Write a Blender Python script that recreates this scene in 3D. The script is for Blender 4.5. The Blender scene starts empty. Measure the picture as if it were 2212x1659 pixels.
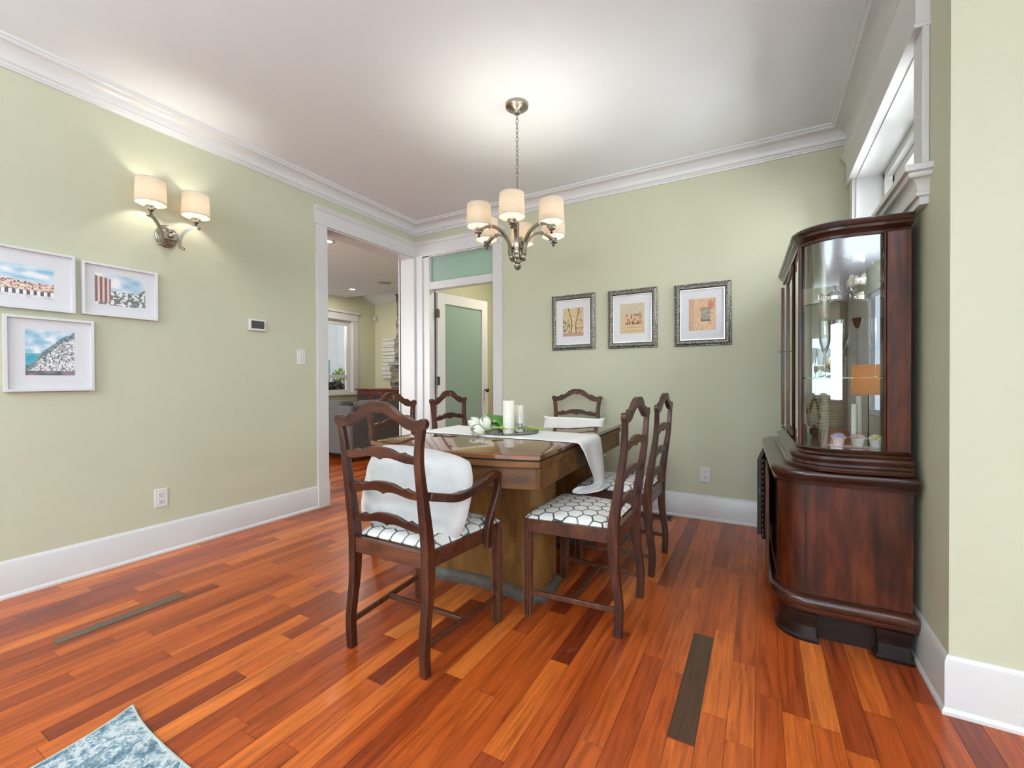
import bpy, math, random
from mathutils import Vector, Matrix
R_ = math.radians
sc = bpy.context.scene
col = sc.collection
rnd = random.Random(7)

# ------------------------------------------------------------------ camera
YAW, PITCH, ROLL = R_(29.402), R_(-0.4539), R_(-0.2407)
CAM = Vector((3.2636, -3.6623, 1.07))
fw = Vector((-math.sin(YAW)*math.cos(PITCH), math.cos(YAW)*math.cos(PITCH), math.sin(PITCH)))
rt = Vector((math.cos(YAW), math.sin(YAW), 0)); up = rt.cross(fw)
rt2 = math.cos(ROLL)*rt + math.sin(ROLL)*up; up2 = -math.sin(ROLL)*rt + math.cos(ROLL)*up
cd = bpy.data.cameras.new('camera'); cam = bpy.data.objects.new('camera', cd); col.objects.link(cam)
M = Matrix((rt2, up2, -fw)).transposed().to_4x4(); M.translation = CAM
cam.matrix_world = M
cd.sensor_width = 36.0; cd.sensor_fit = 'HORIZONTAL'; cd.lens = 951.84*36/2212
cd.clip_start = 0.02; cd.clip_end = 200
sc.camera = cam

# ------------------------------------------------------------------ world, lights, exposure
sc.view_settings.view_transform = 'Standard'; sc.view_settings.look = 'None'
sc.view_settings.gamma = 1.0; sc.view_settings.exposure = 0.62
sc.view_settings.use_curve_mapping = False
w = bpy.data.worlds.new('sky'); sc.world = w; w.use_nodes = True
bg = w.node_tree.nodes['Background']; bg.inputs[0].default_value = (0.80, 0.90, 1.0, 1); bg.inputs[1].default_value = .9

def area(name, loc, rot, sx, sy, power, color=(1, 1, 1), spread=180):
    l = bpy.data.lights.new(name, 'AREA'); l.shape = 'RECTANGLE'; l.size = sx; l.size_y = sy
    l.energy = power; l.color = color; l.spread = R_(spread)
    o = bpy.data.objects.new(name, l); col.objects.link(o); o.location = loc; o.rotation_euler = rot
    return o
# daylight outside the windows behind the camera, the clerestory window and the living-room window
area('rear_window_daylight', (2.9, -11.35, 1.50), (R_(90), 0, 0), 5.0, 2.0, 185, (0.76, 0.90, 1.0))
area('side_window_daylight', (6.35, -5.1, 1.45), (R_(90), 0, R_(90)), 4.8, 1.9, 54, (0.76, 0.90, 1.0))
area('clerestory_daylight', (4.35, -0.83, 2.15), (R_(90), 0, R_(90)), 1.5, 0.8, 80, (.97, .98, 1))
area('living_window_daylight', (-4.75, 1.5, 2.75), (0, R_(-48), 0), 1.0, 2.2, 110, (0.97, 1.0, 1.0))
area('living_side_daylight', (-2.2, -3.25, 1.5), (R_(90), 0, 0), 2.6, 1.7, 60, (1.0, 1.0, 0.98))

# ------------------------------------------------------------------ helpers
def tag(o, label=None, cat=None, group=None, kind=None):
    if label: o['label'] = label
    if cat: o['category'] = cat
    if group: o['group'] = group
    if kind: o['kind'] = kind
    return o

class MB:
    def __init__(s): s.v = []; s.f = []
    def add(s, vs, fs):
        n = len(s.v); s.v += [tuple(p) for p in vs]; s.f += [tuple(i+n for i in f) for f in fs]; return s
    def box(s, x0, y0, z0, x1, y1, z1):
        x0, x1 = min(x0, x1), max(x0, x1); y0, y1 = min(y0, y1), max(y0, y1); z0, z1 = min(z0, z1), max(z0, z1)
        return s.add([(x0,y0,z0),(x1,y0,z0),(x1,y1,z0),(x0,y1,z0),(x0,y0,z1),(x1,y0,z1),(x1,y1,z1),(x0,y1,z1)],
                     [(0,3,2,1),(4,5,6,7),(0,1,5,4),(1,2,6,5),(2,3,7,6),(3,0,4,7)])
    def loft(s, rings, cap=True, closed=True):
        n = len(rings[0]); vs = [p for r in rings for p in r]; fs = []
        for i in range(len(rings)-1):
            for j in range(n if closed else n-1):
                k = (j+1) % n
                fs.append((i*n+j, i*n+k, (i+1)*n+k, (i+1)*n+j))
        if cap and closed:
            fs.append(tuple(range(n-1, -1, -1))); m = (len(rings)-1)*n; fs.append(tuple(range(m, m+n)))
        return s.add(vs, fs)
    def prism(s, poly, f0, f1):
        return s.loft([[f0(a, b) for a, b in poly], [f1(a, b) for a, b in poly]])
    def lathe(s, prof, seg=24, c=(0, 0, 0), cap=True):
        rings = []
        for r, z in prof:
            rings.append([(c[0]+r*math.cos(2*math.pi*j/seg), c[1]+r*math.sin(2*math.pi*j/seg), c[2]+z) for j in range(seg)])
        return s.loft(rings, cap)
    def tube(s, pts, r, seg=10, cap=True, sq=None):
        pts = [Vector(p) for p in pts]; rs = r if isinstance(r, (list, tuple)) else [r]*len(pts)
        rings = []; prev = None
        for i, p in enumerate(pts):
            d = (pts[min(i+1, len(pts)-1)]-pts[max(i-1, 0)]).normalized()
            if prev is None:
                a = Vector((0, 0, 1)) if abs(d.z) < .9 else Vector((1, 0, 0))
                u = d.cross(a).normalized()
            else:
                u = (prev - d*prev.dot(d)).normalized()
            prev = u; v = d.cross(u)
            if sq:
                hu, hv = sq[0], sq[1]; k = rs[i]
                rings.append([tuple(p+u*a*hu*k+v*b*hv*k) for a, b in ((-1, -1), (1, -1), (1, 1), (-1, 1))])
            else:
                rings.append([tuple(p+(u*math.cos(2*math.pi*j/seg)+v*math.sin(2*math.pi*j/seg))*rs[i]) for j in range(seg)])
        return s.loft(rings, cap)
    def sphere(s, c, rx, ry=None, rz=None, seg=16, rg=10):
        ry = ry or rx; rz = rz or rx; rings = []
        for i in range(1, rg):
            a = math.pi*i/rg - math.pi/2
            rings.append([(c[0]+rx*math.cos(a)*math.cos(2*math.pi*j/seg), c[1]+ry*math.cos(a)*math.sin(2*math.pi*j/seg), c[2]+rz*math.sin(a)) for j in range(seg)])
        return s.loft(rings)
    def sweep(s, prof, path):
        """closed profile (u to the left of the path, z) along an open 2-D path, mitred"""
        P = [Vector((p[0], p[1])) for p in path]; rings = []
        for i, p in enumerate(P):
            d0 = (P[i]-P[i-1]).normalized() if i else None
            d1 = (P[i+1]-P[i]).normalized() if i < len(P)-1 else None
            if d0 is None: d0 = d1
            if d1 is None: d1 = d0
            n0 = Vector((-d0.y, d0.x)); n1 = Vector((-d1.y, d1.x)); m = (n0+n1).normalized(); m = m/max(.3, m.dot(n0))
            rings.append([(p.x+m.x*u, p.y+m.y*u, z) for u, z in prof])
        return s.loft(rings)
    def grid(s, nx, ny, fn, wrap=False):
        vs = [fn(i/nx, j/ny) for j in range(ny+1) for i in range(nx+1)]
        fs = [(j*(nx+1)+i, j*(nx+1)+i+1, (j+1)*(nx+1)+i+1, (j+1)*(nx+1)+i) for j in range(ny) for i in range(nx)]
        return s.add(vs, fs)
    def build(s, name, mt, parent=None, bevel=0, smooth=35, sub=0, solid=0, seg=2):
        me = bpy.data.meshes.new(name); me.from_pydata(s.v, [], s.f); me.validate(); me.update()
        import bmesh
        bm = bmesh.new(); bm.from_mesh(me); bmesh.ops.recalc_face_normals(bm, faces=bm.faces); bm.to_mesh(me); bm.free()
        if smooth:
            me.polygons.foreach_set('use_smooth', [True]*len(me.polygons))
            me.set_sharp_from_angle(angle=R_(smooth))
        o = bpy.data.objects.new(name, me); col.objects.link(o)
        if mt: me.materials.append(mt)
        if solid:
            m = o.modifiers.new('solid', 'SOLIDIFY'); m.thickness = solid; m.offset = 0
        if bevel:
            m = o.modifiers.new('bevel', 'BEVEL'); m.width = bevel; m.segments = seg; m.limit_method = 'ANGLE'; m.angle_limit = R_(40); m.harden_normals = False
        if sub:
            m = o.modifiers.new('sub', 'SUBSURF'); m.levels = sub; m.render_levels = sub
        if parent: o.parent = parent
        return o

def empty(name, loc=(0, 0, 0), rz=0, label=None, cat=None, group=None, kind=None):
    o = bpy.data.objects.new(name, None); col.objects.link(o); o.location = loc; o.rotation_euler = (0, 0, rz)
    o.empty_display_size = .1
    return tag(o, label, cat, group, kind)

def kids(o): return [c for c in bpy.data.objects if c.parent == o]
def copy_tree(o, parent=None):
    c = o.copy(); col.objects.link(c); c.parent = parent
    for ch in kids(o):
        if ch is not c: copy_tree(ch, c)
    return c

def struct(o): o['kind'] = 'structure'; return o

def crs(pts, n=6):
    """Catmull-Rom through points of any dimension"""
    out = []; P = [tuple(pts[0])]+[tuple(p) for p in pts]+[tuple(pts[-1])]
    for i in range(1, len(P)-2):
        for k in range(n):
            t = k/n; q = []
            for a, b, c, d in zip(P[i-1], P[i], P[i+1], P[i+2]):
                q.append(.5*((2*b)+(-a+c)*t+(2*a-5*b+4*c-d)*t*t+(-a+3*b-3*c+d)*t**3))
            out.append(tuple(q))
    out.append(tuple(pts[-1])); return out

def offset_poly(poly, u):
    n = len(poly); out = []; A = sum(poly[i][0]*poly[(i+1) % n][1]-poly[(i+1) % n][0]*poly[i][1] for i in range(n))
    sg = 1 if A > 0 else -1
    for i in range(n):
        p0, p, p1 = Vector(poly[i-1]), Vector(poly[i]), Vector(poly[(i+1) % n])
        d0 = (p-p0).normalized(); d1 = (p1-p).normalized()
        n0 = Vector((d0.y, -d0.x))*sg; n1 = Vector((d1.y, -d1.x))*sg; m = (n0+n1).normalized(); m = m/max(.5, m.dot(n0))
        out.append((p.x+m.x*u, p.y+m.y*u))
    return out

# ------------------------------------------------------------------ materials
class NT:
    def __init__(s, name):
        s.m = bpy.data.materials.new(name); s.m.use_nodes = True; s.t = s.m.node_tree; s.b = s.t.nodes['Principled BSDF']
        s.out = s.t.nodes['Material Output']
    def n(s, kind, **kw):
        nd = s.t.nodes.new(kind)
        for k, v in kw.items(): setattr(nd, k, v)
        return nd
    def l(s, a, b): s.t.links.new(a, b)
    def coord(s, scale=(1, 1, 1), kind='Object', rot=(0, 0, 0)):
        tc = s.n('ShaderNodeTexCoord'); mp = s.n('ShaderNodeMapping'); mp.inputs['Scale'].default_value = scale; mp.inputs['Rotation'].default_value = rot
        s.l(tc.outputs[kind], mp.inputs['Vector']); return mp.outputs['Vector']
    def noise(s, vec, scale, detail=4, rough=.55, dist=0, dims='3D', w=None):
        nd = s.n('ShaderNodeTexNoise', noise_dimensions=dims); nd.inputs['Scale'].default_value = scale; nd.inputs['Detail'].default_value = detail
        nd.inputs['Roughness'].default_value = rough; nd.inputs['Distortion'].default_value = dist
        if vec is not None: s.l(vec, nd.inputs['Vector'])
        if w is not None: s.l(w, nd.inputs['W'])
        return nd.outputs['Fac']
    def ramp(s, fac, stops, interp='LINEAR'):
        r = s.n('ShaderNodeValToRGB'); cr = r.color_ramp; cr.interpolation = interp
        while len(cr.elements) < len(stops): cr.elements.new(.5)
        for e, (p, c) in zip(cr.elements, stops):
            e.position = p; e.color = (c[0], c[1], c[2], 1) if not isinstance(c, (int, float)) else (c, c, c, 1)
        s.l(fac, r.inputs['Fac']); return r.outputs['Color']
    def math(s, op, a, b=None, c=None):
        nd = s.n('ShaderNodeMath', operation=op)
        for i, x in enumerate((a, b, c)):
            if x is None: continue
            if isinstance(x, (int, float)): nd.inputs[i].default_value = x
            else: s.l(x, nd.inputs[i])
        return nd.outputs[0]
    def vmath(s, op, a, b=None):
        nd = s.n('ShaderNodeVectorMath', operation=op)
        for i, x in enumerate((a, b)):
            if x is None: continue
            if isinstance(x, tuple): nd.inputs[i].default_value = x
            else: s.l(x, nd.inputs[i])
        return nd.outputs['Value'] if op in ('DOT_PRODUCT', 'LENGTH') else nd.outputs['Vector']
    def mix(s, fac, a, b, blend='MIX'):
        nd = s.n('ShaderNodeMix', data_type='RGBA', blend_type=blend)
        if isinstance(fac, (int, float)): nd.inputs['Factor'].default_value = fac
        else: s.l(fac, nd.inputs['Factor'])
        for key, x in (('A', a), ('B', b)):
            sock = [i for i in nd.inputs if i.name == key and i.type == 'RGBA'][0]
            if isinstance(x, tuple): sock.default_value = (x[0], x[1], x[2], 1)
            else: s.l(x, sock)
        return [o for o in nd.outputs if o.type == 'RGBA'][0]
    def bump(s, h, strength=.2, dist=.01):
        b = s.n('ShaderNodeBump'); b.inputs['Strength'].default_value = strength; b.inputs['Distance'].default_value = dist
        s.l(h, b.inputs['Height']); s.l(b.outputs['Normal'], s.b.inputs['Normal'])
    def set(s, **kw):
        for k, v in kw.items():
            i = s.b.inputs[k.replace('_', ' ')]
            if isinstance(v, tuple): i.default_value = (v[0], v[1], v[2], 1)
            elif isinstance(v, (int, float)): i.default_value = v
            else: s.l(v, i)
        return s

def plain(name, c, rough=.5, metal=0, var=.04, scale=8, bump=0, coat=0, spec=.5):
    t = NT(name); f = t.noise(t.coord(), scale, 3)
    a = tuple(max(0, x*(1-var)) for x in c); b = tuple(min(1, x*(1+var)) for x in c)
    t.set(Base_Color=t.ramp(f, [(.3, a), (.7, b)]), Roughness=rough, Metallic=metal, Specular_IOR_Level=spec)
    if coat: t.set(Coat_Weight=coat, Coat_Roughness=.08)
    if bump: t.bump(t.noise(t.coord(), scale*12, 2), bump, .002)
    return t.m

def wood(name, dark, mid, light, axis='Z', scale=1.0, rough=.28, coat=.3, stretch=14, var=1.0, fig=0, wear=None):
    t = NT(name); k = {'X': (1, stretch, stretch), 'Y': (stretch, 1, stretch), 'Z': (stretch, stretch, 1)}[axis]
    v = t.coord(tuple(q*scale for q in k))
    n1 = t.noise(v, 1.6, 8, .62, .6)
    n2 = t.noise(t.coord(tuple(q*scale for q in ((1, 4, 4) if axis == 'X' else (4, 1, 4) if axis == 'Y' else (4, 4, 1)))), 1.3, 3, .5, .8+fig)
    f = t.math('ADD', t.math('MULTIPLY', n1, .55), t.math('MULTIPLY', n2, .45))
    c = t.ramp(f, [(.36, dark), (.5, mid), (.64, light)])
    if wear:
        g = t.n('ShaderNodeNewGeometry'); pt = t.math('MULTIPLY', t.math('MINIMUM', t.math('MAXIMUM', t.math('MULTIPLY', t.math('SUBTRACT', g.outputs['Pointiness'], .53), 9.0), 0.0), 1.0), t.math('MULTIPLY', t.noise(t.coord(), 30, 3), .9))
        c = t.mix(pt, c, wear)
    t.set(Base_Color=c, Specular_IOR_Level=.38, Roughness=t.math('ADD', rough-.04, t.math('MULTIPLY', n2, .1)), Coat_Weight=coat, Coat_Roughness=(.02 if coat > .9 else .12))
    t.bump(n1, .06 if coat < .9 else .01, .002)
    return t.m

M_ = {}
M_['wall'] = plain('sage_wall_paint', (.548, .548, .405), .55, var=.015, scale=2, bump=.05, spec=.3)
M_['cream_wall'] = plain('cream_wall_paint', (.66, .65, .48), .6, var=.015, scale=2, spec=.3)
M_['ceiling'] = plain('ceiling_white', (.79, .82, .84), .7, var=.01, scale=3, spec=.2)
M_['trim'] = plain('trim_white_gloss', (.66, .655, .65), .28, var=.01, scale=3)
M_['white'] = plain('white_plastic', (.68, .68, .66), .35, var=.01)
M_['nickel'] = plain('brushed_nickel', (.36, .33, .275), .27, 1.0, var=.10, scale=30)
M_['silver'] = plain('polished_silver', (.86, .84, .80), .10, 1.0, var=.05, scale=20)
M_['pewter'] = plain('dark_bronze', (.10, .09, .08), .35, .9)
M_['mahog'] = wood('mahogany_dark', (.016, .0045, .003), (.050, .0125, .0065), (.115, .034, .014), 'Z', 1.9, .34, .16, stretch=7, fig=1.0, wear=(.26, .11, .055))
M_['mahogx'] = wood('mahogany_dark_across', (.016, .0045, .003), (.050, .0125, .0065), (.115, .034, .014), 'X', 1.9, .34, .16, stretch=7, fig=1.0, wear=(.26, .11, .055))
M_['cab'] = wood('walnut_cabinet', (.014, .0035, .0015), (.062, .011, .0025), (.125, .026, .005), 'Z', 1.5, .36, .12, stretch=10, fig=1.2)
M_['cabx'] = wood('walnut_cabinet_moulding', (.012, .004, .003), (.036, .010, .005), (.075, .021, .010), 'X', 1.2, .24, .5, stretch=8)
M_['cabdark'] = wood('walnut_cabinet_dark', (.004, .0022, .002), (.012, .0055, .0045), (.028, .012, .009), 'X', 1.5, .4, .08)
M_['tabletop'] = wood('table_top_veneer', (.075, .024, .007), (.15, .050, .014), (.24, .090, .028), 'X', 1.0, .06, 1.0, stretch=7)
M_['tableside'] = wood('table_side_walnut', (.075, .028, .007), (.155, .064, .015), (.24, .11, .032), 'X', 1.1, .52, .0, stretch=4, fig=1.5)
M_['tableped'] = wood('table_pedestal_walnut', (.095, .042, .011), (.19, .086, .021), (.29, .142, .036), 'Z', 1.1, .48, .05, stretch=4, fig=1.5)
M_['rim'] = plain('worn_grey_skirting', (.10, .085, .07), .45, var=.35, scale=18)
M_['cherry'] = wood('cherry_cabinet', (.09, .018, .010), (.16, .035, .018), (.24, .06, .03), 'Z', 1.5, .35, .3)
M_['linen'] = plain('white_linen', (.62, .615, .605), .85, var=.03, scale=26, bump=.35, spec=.2)
M_['runner'] = plain('white_runner_linen', (.86, .855, .845), .85, var=.03, scale=26, bump=.3, spec=.2)
M_['wax'] = plain('ivory_wax', (.84, .81, .70), .45, var=.02, scale=5)
M_['dark'] = plain('dark_recess', (.012, .010, .010), .6)
M_['black'] = plain('black_metal', (.03, .03, .03), .4, .3)
M_['sofa'] = plain('grey_sofa_fabric', (.125, .122, .128), .9, var=.08, scale=30, bump=.2)
M_['screen'] = plain('dark_screen', (.06, .055, .06), .2)
M_['leaf'] = plain('tulip_leaf_green', (.075, .22, .030), .45, var=.35, scale=14)
M_['stem'] = plain('tulip_stem_green', (.32, .42, .10), .45, var=.2, scale=14)
M_['petal'] = plain('white_petal', (.80, .82, .70), .55, var=.08, scale=20)
M_['mat'] = plain('picture_mat_white', (.70, .70, .73), .6, var=.01)
M_['frosty'] = None
t = NT('frosted_green_glass')
df = t.n('ShaderNodeBsdfDiffuse'); df.inputs[0].default_value = (.46, .60, .53, 1)
tr = t.n('ShaderNodeBsdfTranslucent'); tr.inputs[0].default_value = (.62, .80, .71, 1)
gl = t.n('ShaderNodeBsdfGlossy'); gl.inputs[0].default_value = (.9, .95, .92, 1); gl.inputs['Roughness'].default_value = .25
m1 = t.n('ShaderNodeMixShader'); m1.inputs[0].default_value = .5; m2 = t.n('ShaderNodeMixShader'); fr = t.n('ShaderNodeFresnel'); fr.inputs[0].default_value = 1.45
nz = t.noise(t.coord(), 60, 2); bp = t.n('ShaderNodeBump'); bp.inputs['Strength'].default_value = .05; t.l(nz, bp.inputs['Height']); t.l(bp.outputs[0], gl.inputs['Normal'])
t.l(df.outputs[0], m1.inputs[1]); t.l(tr.outputs[0], m1.inputs[2]); t.l(m1.outputs[0], m2.inputs[1]); t.l(gl.outputs[0], m2.inputs[2]); t.l(fr.outputs[0], m2.inputs[0]); t.l(m2.outputs[0], t.out.inputs[0])
M_['frosty'] = t.m

def thin_glass(name, tint=(.97, .99, .98), boost=1.0, rough=0.0):
    t = NT(name); a = t.n('ShaderNodeBsdfTransparent'); a.inputs[0].default_value = (*tint, 1)
    g = t.n('ShaderNodeBsdfGlossy'); g.inputs['Roughness'].default_value = rough
    nz = t.noise(t.coord(), 4, 1); t.l(t.ramp(nz, [(.4, (.95, .97, 1)), (.6, (1, 1, 1))]), g.inputs[0])
    fr = t.n('ShaderNodeFresnel'); fr.inputs[0].default_value = 1.5
    m = t.n('ShaderNodeMixShader'); t.l(t.math('MINIMUM', t.math('MULTIPLY', fr.outputs[0], boost), 1.0), m.inputs[0])
    t.l(a.outputs[0], m.inputs[1]); t.l(g.outputs[0], m.inputs[2]); t.l(m.outputs[0], t.out.inputs[0]); return t.m
M_['glass'] = thin_glass('clear_window_glass')
M_['cabglass'] = thin_glass('cabinet_glass', (.95, .98, .98), 4.0)
M_['shelfglass'] = thin_glass('shelf_glass', (.80, .90, .87), 1.5)
M_['crystal'] = thin_glass('crystal_glass', (.88, .91, .92), 3.5)

def shade_mat(name, c, e, col_e):
    t = NT(name); df = t.n('ShaderNodeBsdfDiffuse'); df.inputs[0].default_value = (*c, 1)
    tr = t.n('ShaderNodeBsdfTranslucent'); nz = t.noise(t.coord((60, 60, 400)), 1, 2)
    t.l(t.ramp(nz, [(.3, tuple(x*.94 for x in c)), (.7, c)]), tr.inputs[0])
    m = t.n('ShaderNodeMixShader'); m.inputs[0].default_value = .72; t.l(df.outputs[0], m.inputs[1]); t.l(tr.outputs[0], m.inputs[2])
    em = t.n('ShaderNodeEmission'); em.inputs[0].default_value = (*col_e, 1); em.inputs[1].default_value = e
    ad = t.n('ShaderNodeAddShader'); t.l(m.outputs[0], ad.inputs[0]); t.l(em.outputs[0], ad.inputs[1]); t.l(ad.outputs[0], t.out.inputs[0]); return t.m
M_['shade'] = shade_mat('lit_fabric_shade', (.74, .69, .62), .04, (1, .85, .65))
M_['trimband'] = plain('shade_trim_band', (.62, .57, .49), .7, var=.03)

def emit(name, c, e):
    t = NT(name); t.set(Base_Color=c, Roughness=.5, Emission_Color=c, Emission_Strength=e)
    nz = t.noise(t.coord(), 3, 1); t.l(t.ramp(nz, [(.3, tuple(x*.98 for x in c)), (.7, c)]), t.b.inputs['Emission Color']); return t.m
M_['bulb'] = emit('warm_bulb', (1.0, .78, .50), 9)
M_['down'] = emit('downlight_lens', (1.0, .95, .85), 3)

# floor: each plank carries its own tint value
t = NT('brazilian_cherry_planks')
at = t.n('ShaderNodeAttribute', attribute_name='tint'); ft = at.outputs['Fac']
v = t.coord((26, 1.9, 1)); wv = t.math('MULTIPLY', ft, 57.0)
g1 = t.noise(v, 1.0, 7, .62, 1.3, '4D', wv)
v2 = t.coord((110, 4, 1)); g2 = t.noise(v2, 1.0, 3, .6, .3, '4D', wv)
base = t.ramp(ft, [(0.0, (.075, .034, .017)), (.03, (.155, .022, .007)), (.25, (.26, .040, .009)), (.5, (.44, .080, .013)), (.78, (.58, .135, .022)), (1.0, (.70, .22, .046))])
gr = t.ramp(g1, [(.32, (.55, .48, .44)), (.5, (1, 1, 1)), (.68, (1.25, 1.3, 1.25))])
gr2 = t.ramp(g2, [(.35, (.80, .76, .74)), (.6, (1.05, 1.05, 1.05))])
c = t.mix(1.0, t.mix(1.0, base, gr, 'MULTIPLY'), gr2, 'MULTIPLY')
t.set(Base_Color=c, Roughness=t.math('ADD', .24, t.math('MULTIPLY', g1, .12)), Coat_Weight=.18, Coat_Roughness=.10, Specular_IOR_Level=.34)
t.bump(g2, .05, .001); M_['floor'] = t.m
t = NT('plank_gap'); nz = t.noise(t.coord(), 5, 1); t.set(Base_Color=t.ramp(nz, [(.3, (.10, .03, .012)), (.7, (.17, .055, .022))]), Roughness=.5); M_['gap'] = t.m

# hexagon upholstery
def hexmat():
    t = NT('hexagon_upholstery'); s = .0655
    tc = t.n('ShaderNodeTexCoord'); p = t.vmath('MULTIPLY', tc.outputs['Object'], (1/s, 1/s, 0)); p = t.vmath('ADD', p, (50.25, 50*math.sqrt(3)+.2, 0))
    r = (1, math.sqrt(3), 1); h = (.5, math.sqrt(3)/2, 0)
    a = t.vmath('SUBTRACT', t.vmath('MODULO', p, r), h); b = t.vmath('SUBTRACT', t.vmath('MODULO', t.vmath('SUBTRACT', p, h), r), h)
    a = t.vmath('MULTIPLY', a, (1, 1, 0)); b = t.vmath('MULTIPLY', b, (1, 1, 0))
    less = t.math('LESS_THAN', t.vmath('DOT_PRODUCT', a, a), t.vmath('DOT_PRODUCT', b, b))
    def hd(q):
        q = t.vmath('ABSOLUTE', q); sx = t.n('ShaderNodeSeparateXYZ'); t.l(q, sx.inputs[0])
        return t.math('MAXIMUM', sx.outputs[0], t.vmath('DOT_PRODUCT', q, (.5, math.sqrt(3)/2, 0)))
    da, db = hd(a), hd(b)
    d = t.math('ADD', t.math('MULTIPLY', less, da), t.math('MULTIPLY', t.math('SUBTRACT', 1.0, less), db))
    line = t.math('GREATER_THAN', d, .445)
    nz = t.noise(t.coord(), 14, 2); lc = t.ramp(nz, [(.40, (.055, .062, .070)), (.62, (.20, .24, .24))])
    wc = t.ramp(t.noise(t.coord(), 9, 2), [(.3, (.76, .74, .70)), (.7, (.84, .83, .80))])
    t.set(Base_Color=t.mix(line, wc, lc), Roughness=.75); t.bump(t.noise(t.coord(), 500, 1), .15, .001); return t.m
M_['hex'] = hexmat()

# ------------------------------------------------------------------ room shell
W, YJ, CZ = 3.790, -1.752, 2.745
XE, YR = 6.10, -11.10            # far right and rear walls, behind the camera
def wall(name, parts, mt='wall'):
    m = MB()
    for b in parts: m.box(*b)
    return struct(m.build(name, M_[mt], smooth=0))
YO0, YO1, ZO = -1.128, -0.045, 2.398      # opening in the left wall
wall('wall_left', [(-.17, YR-.17, 0, 0, YO0, CZ), (-.17, YO0, ZO, 0, 0, CZ), (-.17, YO1+.02, 0, 0, 0, ZO)])
XD0, XD1 = .13, 1.0                        # doorway in the back wall
wall('wall_back', [(-.17, 0, 0, XD0, .13, CZ), (XD0, 0, ZO, XD1, .13, CZ), (XD1, 0, 0, W+.27, .13, CZ)])
WY0, WY1, WZ0, WZ1 = -1.455, -.165, 1.835, 2.335
wall('wall_right', [(W, YJ, 0, W+.27, WY0, CZ), (W, WY1, 0, W+.27, 0, CZ), (W, WY0, 0, W+.27, WY1, WZ0), (W, WY0, WZ1, W+.27, WY1, CZ)])
wall('wall_front_right', [(W+.27, YJ, 0, XE+.17, YJ+.17, CZ)])
# side and rear walls behind the camera with window openings
wall('wall_far_right', [(XE, YR, 0, XE+.17, -7.5, CZ), (XE, -2.7, 0, XE+.17, YJ, CZ), (XE, -7.5, 0, XE+.17, -2.7, .55), (XE, -7.5, 2.35, XE+.17, -2.7, CZ)])
wall('wall_rear', [(-.0, YR-.17, 0, .8, YR, CZ), (5.0, YR-.17, 0, XE+.17, YR, CZ), (.8, YR-.17, 0, 5.0, YR, .55), (.8, YR-.17, 2.35, 5.0, YR, CZ)])
struct(MB().box(-.17, YR-.17, CZ, XE+.17, .13, CZ+.12).build('ceiling', M_['ceiling'], smooth=0))

# floor planks
def planks():
    PW = .0763; vs = []; fs = []; tint = []; mats = []; r = random.Random(23)
    x = 3.020-PW*100
    def add(x0, x1, y0, y1, tv, z=0.0, mi=0):
        n = len(vs); vs.extend([(x0, y0, z), (x1, y0, z), (x1, y1, z), (x0, y1, z)]); fs.append((n, n+1, n+2, n+3)); tint.append(tv); mats.append(mi)
    g = .0006
    k = 0
    while x < XE+.1:
        y = YR-.1-r.random()*.9
        ymax = 3.35 if x < .0 else (1.9 if x < 1.9 else .02)
        while y < ymax:
            L = r.choice((.35, .45, .6, .6, .75, .9, 1.1))*r.uniform(.85, 1.15)
            tv = min(1, max(.12, r.gauss(.50, .20)))
            if abs(x-3.020) < .01 and y < -2.288 and y+L > -2.288: L = -2.288-y
            if abs(x-3.020) < .01 and abs(y+2.288) < 1e-6: L = .617; tv = .0
            if y+L > ymax: L = ymax-y
            add(x+g, x+PW-g, y+g, y+L-g, tv)
            y += L
        x += PW
    add(-4.4, XE+.1, YR-.2, 3.35, .5, -.0015, 1)
    me = bpy.data.meshes.new('floor'); me.from_pydata(vs, [], fs)
    a = me.attributes.new('tint', 'FLOAT', 'FACE'); a.data.foreach_set('value', tint)
    me.materials.append(M_['floor']); me.materials.append(M_['gap']); me.polygons.foreach_set('material_index', mats)
    o = bpy.data.objects.new('floor', me); col.objects.link(o); return struct(o)
planks()

# crown moulding, baseboards, casings
crown = [(0, 2.628), (.012, 2.628), (.014, 2.636), (.020, 2.640), (.024, 2.650), (.030, 2.654)]
for i in range(9):
    a = i/8; crown.append((.034+.068*(1-math.cos(a*math.pi/2)), 2.656+.062*math.sin(a*math.pi/2)))
crown += [(.108, 2.722), (.112, 2.730), (.122, 2.733), (.124, 2.745), (0, 2.745)]
path = [(XE, YJ), (W, YJ), (W, 0), (0, 0), (0, YR)]
struct(MB().sweep(crown, path).build('trim_1', M_['trim'], smooth=25))
tag(bpy.data.objects['trim_1'], 'white crown moulding running round the dining room ceiling')
base = [(0, 0), (.021, 0), (.021, .010), (.017, .018), (.013, .022), (.013, .168), (.008, .180), (.004, .186), (0, .186)]
struct(MB().sweep(base, [(0, YO0-.108), (0, YR)]).build('baseboard_left', M_['trim'], smooth=25))
struct(MB().sweep(base, [(W, 0), (1.10, 0)]).build('baseboard_back', M_['trim'], smooth=25))
struct(MB().sweep(base, [(XE, YJ), (W, YJ), (W, 0)]).build('baseboard_right', M_['trim'], smooth=25))
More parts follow.
